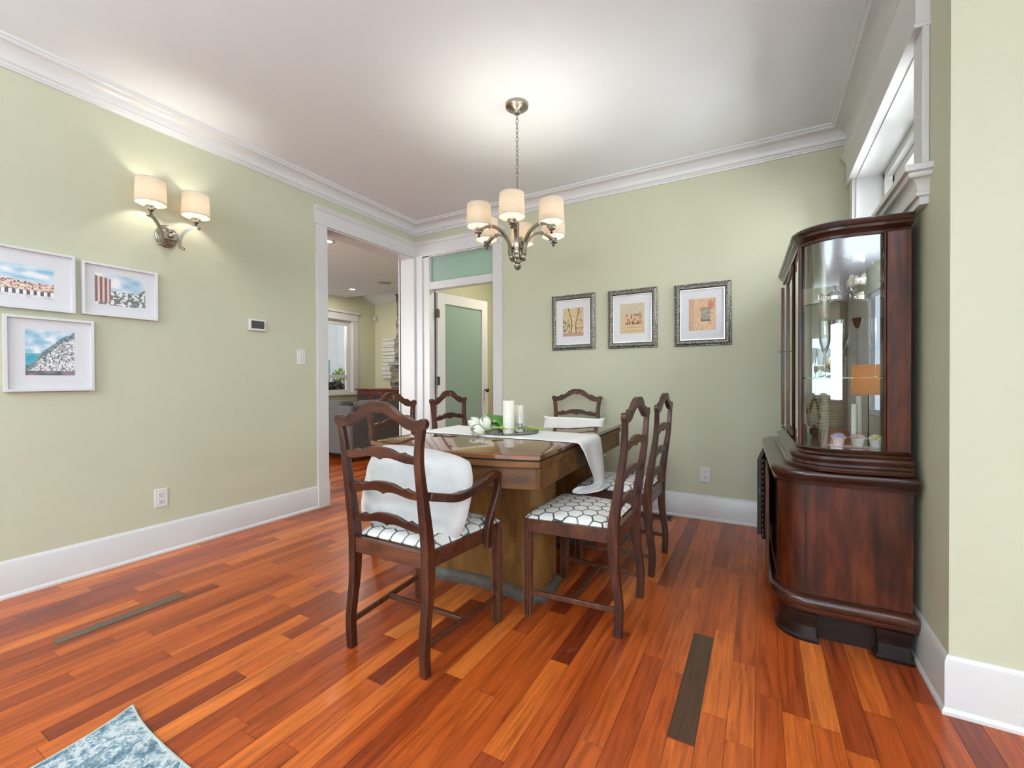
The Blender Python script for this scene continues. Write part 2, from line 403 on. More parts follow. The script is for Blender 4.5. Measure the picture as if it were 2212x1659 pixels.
# casing of the two doorways and their shared head
m = MB(); m.box(0, YO0-.105, .205, .020, YO0, 2.397); m.box(0, YO0-.108, 0, .026, YO0+.003, .205)
m.box(0, YO1, 0, .020, 0, 2.397)
struct(m.build('trim_2', M_['trim'], bevel=.002))
m = MB(); m.box(0, -.020, 0, .112, 0, 2.397); m.box(XD1, -.020, 0, XD1+.098, 0, 2.397)
struct(m.build('trim_3', M_['trim'], bevel=.002))
head = [(0, 2.395), (.026, 2.395), (.028, 2.400), (.026, 2.407), (.021, 2.409), (.021, 2.508), (.026, 2.515), (.038, 2.524), (.042, 2.536), (.049, 2.539), (.049, 2.549), (0, 2.549)]
struct(MB().sweep(head, [(XD1+.110, 0), (0, 0), (0, YO0-.118)]).build('trim_4', M_['trim'], smooth=25))
tag(bpy.data.objects['trim_4'], 'white moulded door head wrapping the corner above both openings')
# jambs lining
m = MB(); m.box(-.185, YO1, 0, .004, YO1+.018, ZO); m.box(-.185, YO0-.018, 0, .004, YO0, ZO); m.box(-.185, YO0-.018, ZO-.012, .004, YO1+.018, ZO)
m.box(-.205, YO0-.09, 0, -.17, YO0, 2.46); m.box(-.205, YO1, 0, -.17, YO1+.09, 2.46)
struct(m.build('trim_5', M_['trim'], bevel=.0015))
m = MB(); m.box(.112, -.004, 0, .196, .14, ZO); m.box(XD1-.012, -.004, 0, XD1, .14, ZO); m.box(.112, -.004, ZO-.012, XD1, .14, ZO)
m.box(.112, .0, 2.040, XD1, .09, 2.118)
MB().box(.1965, .082, 0, .2045, .094, 2.036).build('hinge_gap_strip', M_['pewter'], None, smooth=0); struct(bpy.data.objects['hinge_gap_strip'])  # dark strip stands in for the shadowed hinge gap and its seal
struct(m.build('trim_6', M_['trim'], bevel=.0015))
wn = empty('window_2', (0, 0, 0)); wn['kind'] = 'structure'; tag(wn, 'frosted green transom glass above the doorway')
MB().box(.196, .035, 2.118, XD1-.01, .045, ZO-.01).build('glass', M_['frosty'], wn, smooth=0)

# clerestory window in the right wall
wn = empty('window_1'); wn['kind'] = 'structure'; tag(wn, 'high white clerestory window with deep reveal above the cabinet')
m = MB(); m.box(W-.001, WY0-.004, WZ0, W+.24, WY0+.008, WZ1); m.box(W-.001, WY1-.008, WZ0, W+.24, WY1+.004, WZ1); m.box(W-.001, WY0, WZ1-.008, W+.24, WY1, WZ1+.004); m.box(W-.001, WY0, WZ0-.004, W+.24, WY1, WZ0+.008)
m.build('window_reveal', M_['trim'], wn, smooth=0)
m = MB()
for (y0, y1) in ((WY0+.008, WY0+.05), (WY1-.05, WY1-.008)): m.box(W+.130, y0, WZ0, W+.19, y1, WZ1)
m.box(W+.130, WY0+.008, WZ1-.05, W+.19, WY1-.008, WZ1-.008); m.box(W+.130, WY0+.008, WZ0+.008, W+.19, WY1-.008, WZ0+.05)
m.build('window_frame', M_['trim'], wn, bevel=.003)
m = MB(); a0, a1, b0, b1 = WY0+.06, WY1-.06, WZ0+.05, WZ1-.05
ym = (a0+a1)/2
for (y0, y1) in ((a0, ym-.004), (ym+.004, a1)):
    m.box(W+.165, y0, b0, W+.205, y0+.045, b1); m.box(W+.165, y1-.045, b0, W+.205, y1, b1); m.box(W+.165, y0, b0, W+.205, y1, b0+.045); m.box(W+.165, y0, b1-.045, W+.205, y1, b1)
    m.box(W+.175, y0, b0+.17, W+.195, y1, b0+.185)
m.build('sash', M_['trim'], wn, bevel=.003)
MB().box(W+.183, a0, b0, W+.187, a1, b1).build('window_pane', M_['glass'], wn, smooth=0)
m = MB(); m.box(W-.021, -1.556, WZ0, W, WY0+.002, WZ1); m.box(W-.021, WY1, WZ0, W, WY1+.095, WZ1)
m.build('casing', M_['trim'], wn, bevel=.003)
hp = [(0, WZ1-.004), (.044, WZ1-.004), (.046, WZ1+.006), (.044, WZ1+.014), (.040, WZ1+.018), (.040, WZ1+.135), (.046, WZ1+.150), (.056, WZ1+.165), (.060, WZ1+.185), (.068, WZ1+.190), (.068, WZ1+.208), (0, WZ1+.208)]
MB().sweep(hp, [(W+.001, -1.515), (W, -1.515), (W, WY1+.05), (W+.001, WY1+.05)]).build('head_casing', M_['trim'], wn, smooth=25)
sp = [(0, 1.700), (.026, 1.700), (.026, 1.726), (.036, 1.730), (.038, 1.740), (.032, 1.745)]
for i in range(6):
    a = i/5*math.pi/2; sp.append((.034+.026*(1-math.cos(a)), 1.750+.040*math.sin(a)))
sp += [(.064, 1.796), (.064, 1.806), (.076, 1.810), (.078, 1.828), (.072, 1.834), (0, 1.834)]
MB().sweep(sp, [(W+.001, -1.520), (W, -1.520), (W, WY1+.05), (W+.001, WY1+.05)]).build('window_sill', M_['trim'], wn, smooth=25)

# windows behind the camera (their light and reflections reach the room)
def bigwin(name, horiz, a0, a1, z0, z1, pos, n):
    wn = empty(name); wn['kind'] = 'structure'
    m = MB()
    def b(p0, p1, q0, q1, d0=.04, d1=.10):
        if horiz: m.box(p0, pos-d1, q0, p1, pos-d0, q1)
        else: m.box(pos+d0, p0, q0, pos+d1, p1, q1)
    b(a0, a1, z0, z0+.07); b(a0, a1, z1-.07, z1)
    for i in range(n+1):
        q = a0+(a1-a0)*i/n; b(max(a0, q-.035), min(a1, q+.035), z0, z1)
    m.build('window_frame', M_['trim'], wn, bevel=.004)
bigwin('window_4', True, .8, 5.0, .55, 2.35, YR, 3)
bigwin('window_5', False, -7.5, -2.7, .55, 2.35, XE, 3)

# ------------------------------------------------------------------ door leaf in the back doorway
dr = empty('door_1', (.207, .108, 0), R_(79.5)); dr['kind'] = 'structure'; tag(dr, 'open white door with a frosted green glass panel')
DW, DT, DH = .785, .035, 2.030
m = MB(); m.box(0, -DT/2, .01, .105, DT/2, DH); m.box(DW-.095, -DT/2, .01, DW, DT/2, DH); m.box(.105, -DT/2, DH-.115, DW-.095, DT/2, DH); m.box(.105, -DT/2, .01, DW-.095, DT/2, .22)
m.build('door_frame', M_['trim'], dr, bevel=.003)
MB().box(.100, -.004, .215, DW-.09, .004, DH-.11).build('glass_panel', M_['frosty'], dr, smooth=0)
for z in (1.80, 1.07, .25):
    m = MB(); m.lathe([(.008, -.05), (.008, .05)], 10, (-.012, -.022, z)); m.box(-.012, -.021, z-.045, .022, -.0176, z+.045)
    m.build('hinge', M_['pewter'], dr)
hd = MB(); hd.tube([(DW-.055, -DT/2, .955), (DW-.055, -DT/2-.03, .955)], .010, 12); hd.sphere((DW-.055, -DT/2-.045, .955), .026, .020, .026)
hd.tube([(DW-.055, DT/2, .955), (DW-.055, DT/2+.03, .955)], .010, 12); hd.sphere((DW-.055, DT/2+.045, .955), .026, .020, .026)
hd.lathe([(.001, 0), (.03, 0)], 16, (0, 0, 0)) if False else None
hd.build('door_knob', M_['pewter'], dr)

# ------------------------------------------------------------------ hall behind the doorway
wall('wall_hall_back', [(-.03, 1.62, 0, 1.9, 1.75, CZ)])
wall('wall_hall_right', [(1.75, .13, 0, 1.9, 1.62, CZ)])
wall('wall_hall_left', [(-.17, .13, 0, -.03, 1.75, CZ)])
struct(MB().box(-.17, .13, CZ, 1.9, 1.75, CZ+.1).build('ceiling_hall', M_['ceiling'], smooth=0))
struct(MB().sweep(base, [(1.75, 1.62), (-.03, 1.62)]).build('baseboard_hall', M_['trim'], smooth=25))

def recessed(x, y, z, label, power, r=.055):
    o = empty('recessed_light', (x, y, z), label=label, cat='ceiling light', group='recessed ceiling lights')
    MB().lathe([(r+.022, 0), (r+.020, -.006), (r, -.008), (r-.004, 0)], 28, cap=False).build('trim_ring', M_['white'], o)
    MB().lathe([(.001, -.003), (r, -.004)], 28, cap=False).build('lens', M_['down'], o)
    l = bpy.data.lights.new('downlight', 'AREA'); l.shape = 'DISK'; l.size = r*1.6; l.energy = power; l.color = (1, .93, .82)
    lo = bpy.data.objects.new('downlight', l); col.objects.link(lo); lo.parent = o; lo.location = (0, 0, -.012); return o
recessed(1.15, .95, CZ, 'round recessed light in the hall ceiling behind the glass door', 16)

# ------------------------------------------------------------------ living room beyond the left opening
YV = 2.43
wx = -4.0
wall('wall_living_left', [(wx-.17, -3.17, 0, wx, .40, 3.3), (wx-.17, 2.60, 0, wx, 3.35, 3.3), (wx-.17, .40, 0, wx, 2.60, .84), (wx-.17, .40, 2.30, wx, 2.60, 3.3)], 'cream_wall')
wall('wall_living_back', [(wx-.17, 3.20, 0, -.03, 3.35, 3.3)], 'cream_wall')
wall('wall_living_right', [(-.30, .13, 0, -.17, 3.2, 3.3)], 'cream_wall')
wall('wall_living_front', [(wx-.17, -3.17, 0, -3.4, -3.0, 3.3), (-.9, -3.17, 0, -.17, -3.0, 3.3), (-3.4, -3.17, 0, -.9, -3.0, .6), (-3.4, -3.17, 2.3, -.9, -3.0, 3.3)], 'cream_wall')
struct(MB().box(wx-.17, -3.17, CZ, -.17, YV, CZ+.12).build('ceiling_living', M_['ceiling'], smooth=0))
m = MB(); m.loft([[(wx-.17, YV, 3.02), (wx-.17, YV, 3.1), (wx-.17, 3.35, 2.74), (wx-.17, 3.35, 2.66)], [(-.17, YV, 3.02), (-.17, YV, 3.1), (-.17, 3.35, 2.74), (-.17, 3.35, 2.66)]])
m.box(wx-.17, YV-.02, CZ+.10, -.17, YV, 3.08)
struct(m.build('ceiling_living_vault', M_['ceiling'], smooth=0))
recessed(-3.20, 1.907, CZ, 'recessed light in the living room ceiling beside the round speaker', 9)
recessed(-1.235, -.145, CZ, 'recessed light in the living room ceiling at the edge of the opening', .5)

o = MB().lathe([(.085, 0), (.083, -.006), (.070, -.008), (.064, -.002), (.001, -.001)], 28, (-3.55, 1.95, CZ)).build('ceiling_speaker', M_['white'])
tag(o, 'faint white round ceiling fitting above the living room window', 'speaker')
o = MB().lathe([(.115, 0), (.112, -.006), (.10, -.008), (.001, -.008)], 32, (-2.31, 1.82, CZ)).build('ceiling_speaker', plain('speaker_grille', (.42, .41, .40), .8, var=.05))
tag(o, 'round grey speaker grille in the living room ceiling', 'speaker')
# living-room window
wn = empty('window_3'); wn['kind'] = 'structure'; tag(wn, 'white-framed living room window with a sill seen through the opening')
m = MB()
y0, y1, z0, z1 = .40, 2.60, .84, 2.30
m.box(wx-.12, y0, z0, wx-.05, y0+.06, z1); m.box(wx-.12, y1-.10, z0, wx-.05, y1, z1); m.box(wx-.12, 1.45, z0+.06, wx-.05, 1.52, z1-.10)
for ya_, yb2 in ((y0+.06, 1.45), (1.52, y1-.10)): m.box(wx-.12, ya_, z1-.10, wx-.05, yb2, z1); m.box(wx-.12, ya_, z0, wx-.05, yb2, z0+.06); m.box(wx-.12, ya_, 1.13, wx-.05, yb2, 1.20)
m.box(wx-.17, y1-.012, z0, wx, y1+.001, z1); m.box(wx-.17, y0-.001, z0, wx, y0+.012, z1); m.box(wx-.17, y0, z1-.012, wx, y1, z1+.001); m.box(wx-.17, y0, z0-.001, wx, y1, z0+.012)
m.build('window_frame', M_['trim'], wn, bevel=.004)
m = MB(); m.box(wx-.10, y0+.06, z0+.06, wx-.094, y1-.10, z1-.10); m.build('window_pane', M_['glass'], wn, smooth=0)
m = MB(); m.box(wx, y1-.01, z0-.02, wx+.025, y1+.12, z1-.012); m.box(wx, y0-.12, z0-.02, wx+.025, y0+.01, z1-.012)
m.box(wx, y0-.12, z1-.01, wx+.027, y1+.12, z1+.13); m.box(wx, y0-.14, z1+.13, wx+.06, y1+.15, z1+.18)
m.box(wx-.05, y0-.14, z0-.05, wx+.07, y1+.14, z0-.02)
m.build('casing', M_['trim'], wn, bevel=.004)

# sectional sofa
so = empty('sofa', (-1.4, .32, 0), label='grey fabric sectional sofa seen from behind through the opening', cat='sofa')
def soft(m, x0, y0, z0, x1, y1, z1): m.box(x0, y0, z0, x1, y1, z1); return m
soft(MB(), -1.9, 0, .09, -.01, .20, .745).build('back_panel', M_['sofa'], so, bevel=.03, seg=3)
soft(MB(), -.21, .01, .09, 0, 2.1, .745).build('back_panel', M_['sofa'], so, bevel=.03, seg=3)
soft(MB(), -1.88, .20, .09, -.21, 1.02, .44).build('seat_base', M_['sofa'], so, bevel=.03)
soft(MB(), -.98, 1.02, .09, -.21, 2.08, .44).build('seat_base', M_['sofa'], so, bevel=.03)
for (a, b, c, d) in ((-1.85, .03, -1.02, .30), (-1.0, .03, -.25, .30)):
    soft(MB(), a, b, .60, c, d, .80).build('back_cushion', M_['sofa'], so, bevel=.07, seg=4)
for (b, d) in ((.32, 1.10), (1.12, 1.95)):
    soft(MB(), -.32, b, .60, -.02, d, .80).build('back_cushion', M_['sofa'], so, bevel=.07, seg=4)
for x, y in ((-.06, .06), (-1.82, .06), (-.06, 2.0), (-.9, 2.0), (-1.8, .95)):
    MB().box(x-.03, y-.03, 0, x+.03, y+.03, .10).build('leg', M_['black'], so)

# entertainment cabinet
ec = empty('media_cabinet', (-3.47, 2.22, 0), label='cherry wood cabinet with dark glass doors behind the sofa', cat='cabinet')
m = MB(); m.box(0, .02, .06, 1.05, .50, .90)
m.build('body', M_['cherry'], ec, bevel=.004)
MB().box(-.03, -.02, .90, 1.08, .52, .93).build('top', M_['cherry'], ec, bevel=.006)
for i in range(3):
    x = .02+i*.345; m = MB(); m.box(x, 0, .10, x+.05, .02, .88); m.box(x+.28, 0, .10, x+.33, .02, .88); m.box(x+.05, 0, .82, x+.28, .02, .88); m.box(x+.05, 0, .10, x+.28, .02, .16)
    d = m.build('door', M_['cherry'], ec, bevel=.003)
    MB().box(x+.05, .005, .16, x+.28, .012, .82).build('door_glass', M_['screen'], d)
MB().box(.0, .03, 0, 1.05, .45, .06).build('dark_base', M_['dark'], ec)

# stone fireplace column
stone = NT('stacked_stone'); vo = stone.n('ShaderNodeTexVoronoi', feature='F1'); vo.inputs['Scale'].default_value = 1; stone.l(stone.coord((7, 7, 11)), vo.inputs['Vector'])
sx = stone.n('ShaderNodeSeparateColor'); stone.l(vo.outputs['Color'], sx.inputs[0])
stone.set(Base_Color=stone.ramp(sx.outputs[0], [(0, (.06, .055, .05)), (.4, (.16, .14, .12)), (.7, (.26, .20, .14)), (1, (.33, .32, .30))]), Roughness=.85)
stone.bump(vo.outputs['Distance'], .8, .04)
m = MB(); rs = random.Random(5); z = 0
while z < 2.80:
    h = rs.uniform(.10, .18); xx = -3.165 if z < 1.38 else -3.02
    x = xx+rs.uniform(-.03, .03)
    while x < -2.3:
        wd = rs.uniform(.14, .34); dp = rs.uniform(0, .035); m.box(x+.004, 2.83-dp, z+.004, min(x+wd, -2.3)-.004, 3.195, min(z+h, 2.80)-.004); x += wd
    z += h
fp = m.build('fireplace', stone.m, bevel=.012)
tag(fp, 'stacked brown and grey stone fireplace at the edge of the opening', 'fireplace')
MB().box(-3.20, 2.77, 1.38, -2.25, 3.19, 1.43).build('mantel', plain('stone_mantel', (.30, .30, .28), .7, var=.2), fp, bevel=.008)
# textured white wall art
m = MB(); rs = random.Random(9); z = 1.12
while z < 1.96:
    h = rs.uniform(.05, .10); o_ = rs.uniform(-.015, .015)
    m.box(-3.73+o_, 3.15-rs.uniform(0, .03), z+.003, -3.38+o_, 3.2, min(z+h, 1.97)-.003); z += h
o = m.build('wall_panel', plain('rough_white_plaster', (.72, .72, .68), .8, var=.12, scale=14, bump=.6), bevel=.01)
tag(o, 'rough white layered stone panel on the cream wall by the fireplace', 'wall art')
m = MB().box(-3.99, 3.13, 2.36, -3.93, 3.195, 2.46); o = m.build('motion_sensor', M_['white'], bevel=.012); tag(o, 'small white motion sensor in the corner of the cream walls', 'motion sensor')
o = MB().lathe([(.06, 0), (.055, -.012), (.001, -.014)], 24, (-3.50, 2.72, 2.905)).build('smoke_detector', M_['white']); tag(o, 'small round white detector on the sloped living room ceiling', 'smoke detector')

# outside the living-room window
ou = empty('neighbouring_house', (-7.6, 2.5, 0), label='pale neighbouring house wall with a small window outside', cat='house')
MB().box(-.2, -6, -1.5, 0, 7, 5).build('wall', plain('pale_stucco', (.72, .66, .66), .8, var=.02), ou)
MB().box(0, 1.55, .95, .05, 2.42, 1.76).build('window_frame', M_['trim'], ou)
MB().box(.05, 1.62, 1.02, .06, 2.33, 1.68).build('window_pane', plain('shaded_pane', (.16, .30, .30), .2, var=.3), ou)
gr = MB().box(-7.6, -4, -.45, wx-.17, 8, -.40).build('ground', plain('garden_ground', (.12, .13, .08), .9, var=.4, scale=3)); struct(gr)
def shrub(name, c, rx, ry, rz, n, s, mt, seed, label):
    m = MB(); r = random.Random(seed)
    for i in range(n):
        a, b, d = r.uniform(0, 6.28), r.uniform(-1, 1), r.random()**.4
        q = Vector((c[0]+rx*d*math.cos(a)*math.sqrt(1-b*b), c[1]+ry*d*math.sin(a)*math.sqrt(1-b*b), c[2]+rz*d*b))
        u = Vector((r.gauss(0, 1), r.gauss(0, 1), r.gauss(0, 1))).normalized()*s; v = u.cross(Vector((r.gauss(0, 1), r.gauss(0, 1), r.gauss(0, 1)))).normalized()*s*.5
        m.add([q-u, q+v, q+u, q-v], [(0, 1, 2, 3)])
    m.tube([(c[0], c[1], -.42), (c[0]+.03, c[1], c[2]-rz*.3), (c[0], c[1]+.03, c[2]+rz*.6)], .02, 6)
    return tag(m.build(name, mt, smooth=0), label, 'shrub')
gm = plain('shrub_leaves', (.22, .32, .05), .6, var=.5, scale=10)
shrub('garden_shrub', (-5.9, 3.93, 1.22), .30, .22, .18, 90, .06, gm, 1, 'yellow-green shrub outside the living room window')
shrub('dark_shrub', (-5.4, 3.25, .78), .30, .32, .34, 900, .06, plain('dark_foliage', (.035, .025, .022), .8, var=.4), 2, 'dark brown bush below the lower window pane')

# ------------------------------------------------------------------ wall fittings
def outlet(name, pos, rz, label):
    o = empty(name, pos, rz, label, 'outlet', 'white duplex wall outlets')
    MB().box(-.036, -.006, -.058, .036, 0, .058).build('cover_plate', M_['white'], o, bevel=.003)
    for s in (-1, 1):
        rc = MB().box(-.017, -.0085, s*.021-.0155, .017, -.005, s*.021+.0155).build('socket', M_['white'], o, bevel=.003)
        m = MB(); m.box(-.009, -.0092, s*.021-.002, -.0065, -.008, s*.021+.008); m.box(.0065, -.0092, s*.021-.002, .009, -.008, s*.021+.006); m.sphere((0, -.0085, s*.021-.008), .003, .001, .003, 8, 6)
        m.build('slot', M_['dark'], rc)
    return o
outlet('wall_outlet', (2.897, 0, .344), 0, 'white wall outlet on the back wall between the chairs and the cabinet')
outlet('wall_outlet', (0, -2.347, .346), R_(90), 'white wall outlet low on the left wall below the sconce')
o = empty('thermostat', (0, -1.739, 1.488), R_(90), 'white thermostat with a dark screen on the left wall', 'thermostat')
MB().box(-.061, -.022, -.043, .061, 0, .043).build('housing', M_['white'], o, bevel=.004)
MB().box(-.048, -.0235, -.026, .048, -.021, .031).build('screen', M_['screen'], o, bevel=.001)
o = empty('light_switch', (0, -1.375, 1.270), R_(90), 'white rocker light switch beside the left doorway casing', 'light switch')
MB().box(-.037, -.006, -.060, .037, 0, .060).build('cover_plate', M_['white'], o, bevel=.003)
MB().box(-.017, -.010, -.034, .017, -.005, .034).build('rocker', M_['white'], o, bevel=.003)
# flush strip in the floor at the left, scrolled register at the back wall
o = MB().box(.708, -3.015, 0, .762, -2.555, .0022).build('floor_strip', plain('dark_olive_strip', (.115, .080, .056), .4, var=.12, scale=12), bevel=.0008)
tag(o, 'long dark flush strip set in the floor planks near the left wall', 'floor vent')
o = empty('floor_register', (2.53, -.115, 0), 0, 'brown scrollwork floor register by the back wall behind the chairs', 'floor vent')
m = MB(); m.box(-.15, -.065, 0, .15, -.050, .005); m.box(-.15, .050, 0, .15, .065, .005); m.box(-.15, -.05, 0, -.137, .05, .005); m.box(.137, -.05, 0, .15, .05, .005)
m.build('frame', M_['cherry'], o, bevel=.001)
MB().box(-.137, -.05, 0, .137, .05, .001).build('opening', M_['dark'], o)
m = MB()
for i in range(9):
    for s in (-1, 1):
        m.tube(crs([(-.125+i*.031, s*.005, .003), (-.115+i*.031, s*.022, .003), (-.128+i*.031, s*.035, .003), (-.110+i*.031, s*.048, .003)], 4), .0028, 5)
m.build('scroll_grille', M_['cherry'], o)

# ------------------------------------------------------------------ pictures
def art_mesh(name, w, h, nx, ny, fn, parent, rz=0):
    """flat print: a grid whose faces carry the print's own colours"""
    vs = []; fs = []; cs = []
    for j in range(ny+1):
        for i in range(nx+1): vs.append((-w/2+w*i/nx, 0, -h/2+h*j/ny))
    for j in range(ny):
        for i in range(nx):
            fs.append((j*(nx+1)+i, j*(nx+1)+i+1, (j+1)*(nx+1)+i+1, (j+1)*(nx+1)+i)); cs.append(fn((i+.5)/nx, (j+.5)/ny))
    me = bpy.data.meshes.new(name); me.from_pydata(vs, [], fs)
    a = me.attributes.new('print', 'FLOAT_COLOR', 'FACE')
    flat = []
    for c in cs: flat += [c[0]**2.2, c[1]**2.2, c[2]**2.2, 1]
    a.data.foreach_set('color', flat); me.materials.append(M_['print'])
    o = bpy.data.objects.new(name, me); col.objects.link(o); o.parent = parent; return o
t = NT('printed_paper'); at = t.n('ShaderNodeAttribute', attribute_name='print'); nz = t.noise(t.coord(), 120, 2)
t.set(Base_Color=t.mix(.35, at.outputs['Color'], t.ramp(nz, [(.35, (.7, .7, .7)), (.65, (1, 1, 1))]), 'MULTIPLY'), Roughness=.5); M_['print'] = t.m
def mixc(a, b, t): return tuple(x*(1-t)+y*t for x, y in zip(a, b))
def hsh(a, b=0, c=0):
    v = math.sin(a*127.1+b*311.7+c*74.7)*43758.5453; return v-math.floor(v)
def vn(x, y, s=0):
    i, j = math.floor(x), math.floor(y); fx, fy = x-i, y-j; fx = fx*fx*(3-2*fx); fy = fy*fy*(3-2*fy)
    return (hsh(i, j, s)*(1-fx)+hsh(i+1, j, s)*fx)*(1-fy)+(hsh(i, j+1, s)*(1-fx)+hsh(i+1, j+1, s)*fx)*fy
def sky(u, v):
    n = .6*vn(u*4, v*7, 1)+.4*vn(u*9, v*15, 2); return mixc((.55, .74, .84), (.93, .94, .96), min(1, max(0, (n-.3)*2.2)))
def art_city(u, v):
    line = .50+.05*math.sin(u*5)+.03*hsh(int(u*22), 3)
    dome = .50+.30*math.sqrt(max(0, 1-((u-.36)/.13)**2)) if abs(u-.36) < .13 else 0
    if abs(u-.36) < .012: dome = max(dome, .90)
    if v > max(line, dome): return sky(u, v)
    if v > line: return mixc((.80, .76, .76), (.50, .48, .52), 1 if vn(u*40, v*14, 4) > .6 else .1)
    if v > .24:
        k = hsh(int(u*34), int(v*22), 5); c = mixc((.93, .86, .80), (.72, .52, .45), k*k)
        return mixc(c, (.28, .24, .26), .8) if hsh(int(u*60), int(v*40), 6) > .82 else c
    if v > .10: return (.95, .95, .95) if (int(u*30) % 2) else (.38, .36, .40)
    return mixc((.95, .95, .95), (.6, .6, .65), vn(u*20, v*20, 7)*.6)
def art_ruin(u, v):
    if u < .30:
        if v < .92-.25*u and v > .08:
            return (.55, .40, .40) if (int(u*22) % 2 == 0) else (.86, .78, .75)
    top = .40+.10*vn(u*7, 1, 8)+(.12 if u > .86 else 0)
    if v > top: return mixc((.45, .66, .80), (.95, .95, .96), min(1, max(0, (.62*vn(u*5, v*6, 9)+.3)*1.3-(u-.4)*.5)))
    k = vn(u*26, v*20, 10)
    if k > .62: return (.93, .92, .92)
    return mixc((.34, .42, .42), (.72, .66, .64), k)
def art_coast(u, v):
    hill = .32+.66*max(0, (u-.18)/.82)**.8+.05*vn(u*9, 2, 11)
    if u < .22: hill = .20+.5*u
    if v > hill and v > .48: return sky(u, v)
    if v > hill: return mixc((.25, .62, .72), (.45, .75, .80), vn(u*8, v*20, 12))
    k = vn(u*34, v*34, 13)
    if v > hill-.12: return mixc((.35, .42, .45), (.60, .66, .66), k)
    if v < .10: return mixc((.28, .36, .30), (.66, .52, .66), vn(u*9, v*12, 14))
    if k > .50: return (.92, .90, .90)
    if hsh(int(u*46), int(v*46), 15) > .78: return (.30, .30, .36)
    return mixc((.55, .62, .62), (.82, .78, .80), vn(u*16, v*22, 16))
def old(c, u, v): return mixc(c, (.80, .66, .50), .12+.35*vn(u*5, v*5, 20))
def art_a(u, v):
    c = (.86, .78, .62)
    if .40 < u < .62: c = (.90, .84, .68) if abs(u-.51) < .07 else c
    if abs(u-(.34+.10*math.sin(v*4))) < .03 or abs(u-(.70-.08*math.sin(v*5))) < .03: c = (.45, .36, .25)
    if v < .6 and u < .36 and vn(u*20, v*14, 21) > .55: c = (.40, .42, .36)
    if v < .6 and u > .66 and vn(u*18, v*14, 22) > .5: c = (.66, .55, .40)
    if vn(u*30, v*30, 23) > .78: c = mixc(c, (.35, .22, .20), .7)
    if v < .12: c = (.72, .55, .48)
    return old(c, u, v)
def art_b(u, v):
    c = (.78, .78, .72) if v > .5 else (.84, .74, .58)
    if .15 < u < .88 and .30 < v < .56+.08*(hsh(int(u*9), 24) > .5):
        c = (.88, .70, .55) if hsh(int(u*14), int(v*14), 25) > .3 else (.42, .34, .30)
    if .78 < u < .86 and .3 < v < .74: c = (.66, .55, .45)
    if abs(u-.3) < .025 and abs(v-.34) < .04 or abs(u-.52) < .03 and abs(v-.35) < .05 or abs(u-.74) < .025 and abs(v-.35) < .04: c = (.18, .14, .12)
    if .19 < v < .21 or .08 < v < .09: c = (.56, .42, .32)
    return old(c, u, v)
def art_c(u, v):
    c = (.90, .74, .60)
    if .46 < u < .80 and .30 < v < .72: c = (.62, .64, .60) if vn(u*26, v*26, 26) > .45 else (.40, .46, .48)
    if .40 < u < .84 and .66 < v < .70: c = (.45, .45, .42)
    if .46 < u < .80 and .28 < v < .33: c = (.25, .26, .26)
    if u > .72 and v > .7 and vn(u*20, v*9, 27) > .5: c = (.80, .42, .36)
    if u < .2: c = mixc(c, (.66, .48, .46), .4)
    if vn(u*30, v*30, 28) > .82: c = mixc(c, (.40, .25, .24), .6)
    return old(c, u, v)

def picture(name, pos, rz, w, h, fw_, art, aw, ah, fn, mt, label, group, depth=.022, aoff=(0, 0), lip=None, res=110):
    o = empty(name, pos, rz, label, 'picture', group)
    m = MB()
    def ring(prof):
        # prof: list of (inset, y)
        R = []
        for ins, y in prof:
            R.append([(-w/2+ins, y, -h/2+ins), (w/2-ins, y, -h/2+ins), (w/2-ins, y, h/2-ins), (-w/2+ins, y, h/2-ins)])
        m.loft(R, cap=False)
    if lip: ring([(0, 0), (0, -.010), (.004, -.014), (.008, -.014), (.012, -.018), (fw_*.45, -depth), (fw_*.75, -depth*.9), (fw_-.004, -.012), (fw_, -.012), (fw_, -.002)])
    else: ring([(0, 0), (0, -depth), (fw_, -depth), (fw_, -.002)])
    m.build('frame', mt, o, bevel=0, smooth=30)
    if lip:
        m = MB(); iw = fw_-.001
        ring([(iw, -.012), (iw, -.0155), (iw+.006, -.0155), (iw+.006, -.006)]); m.build('inner_lip', M_['silverlip'], o, smooth=30)
    MB().box(-w/2+fw_-.001, -.008, -h/2+fw_-.001, w/2-fw_+.001, -.001, h/2-fw_+.001).build('mat_board', M_['mat'], o, smooth=0)
    a = art_mesh('print', aw, ah, res, int(res*ah/aw), fn, o); a.location = (aoff[0], -.0086, aoff[1])
    return o
def orn():
    t = NT('silver_ornate_frame'); n = t.noise(t.coord(), 90, 4, .6); v = t.coord()
    t.set(Base_Color=t.ramp(n, [(.38, (.07, .065, .055)), (.55, (.22, .21, .18)), (.7, (.50, .48, .42))]), Metallic=.55, Roughness=.42); t.bump(n, .6, .004); return t.m
M_['orn'] = orn(); M_['silverlip'] = plain('silver_lip', (.70, .68, .62), .3, .6)
picture('framed_picture', (1.826, -.001, 1.582), 0, .405, .485, .046, 'print', .192, .248, art_a, M_['orn'], 'silver-framed sepia print of trees and towers, left of three on the back wall', 'silver framed prints', .024, lip=1, res=70)
picture('framed_picture', (2.344, -.001, 1.577), 0, .405, .485, .046, 'print', .198, .248, art_b, M_['orn'], 'silver-framed sepia print of a domed arcade, middle of three on the back wall', 'silver framed prints', .024, lip=1, res=70)
picture('framed_picture', (2.876, -.001, 1.570), 0, .405, .480, .046, 'print', .190, .245, art_c, M_['orn'], 'silver-framed sepia print of a grey pavilion, right of three nearest the cabinet', 'silver framed prints', .024, lip=1, res=70)
M_['wframe'] = plain('white_frame', (.68, .68, .68), .35, var=.01)
rzl = R_(90)
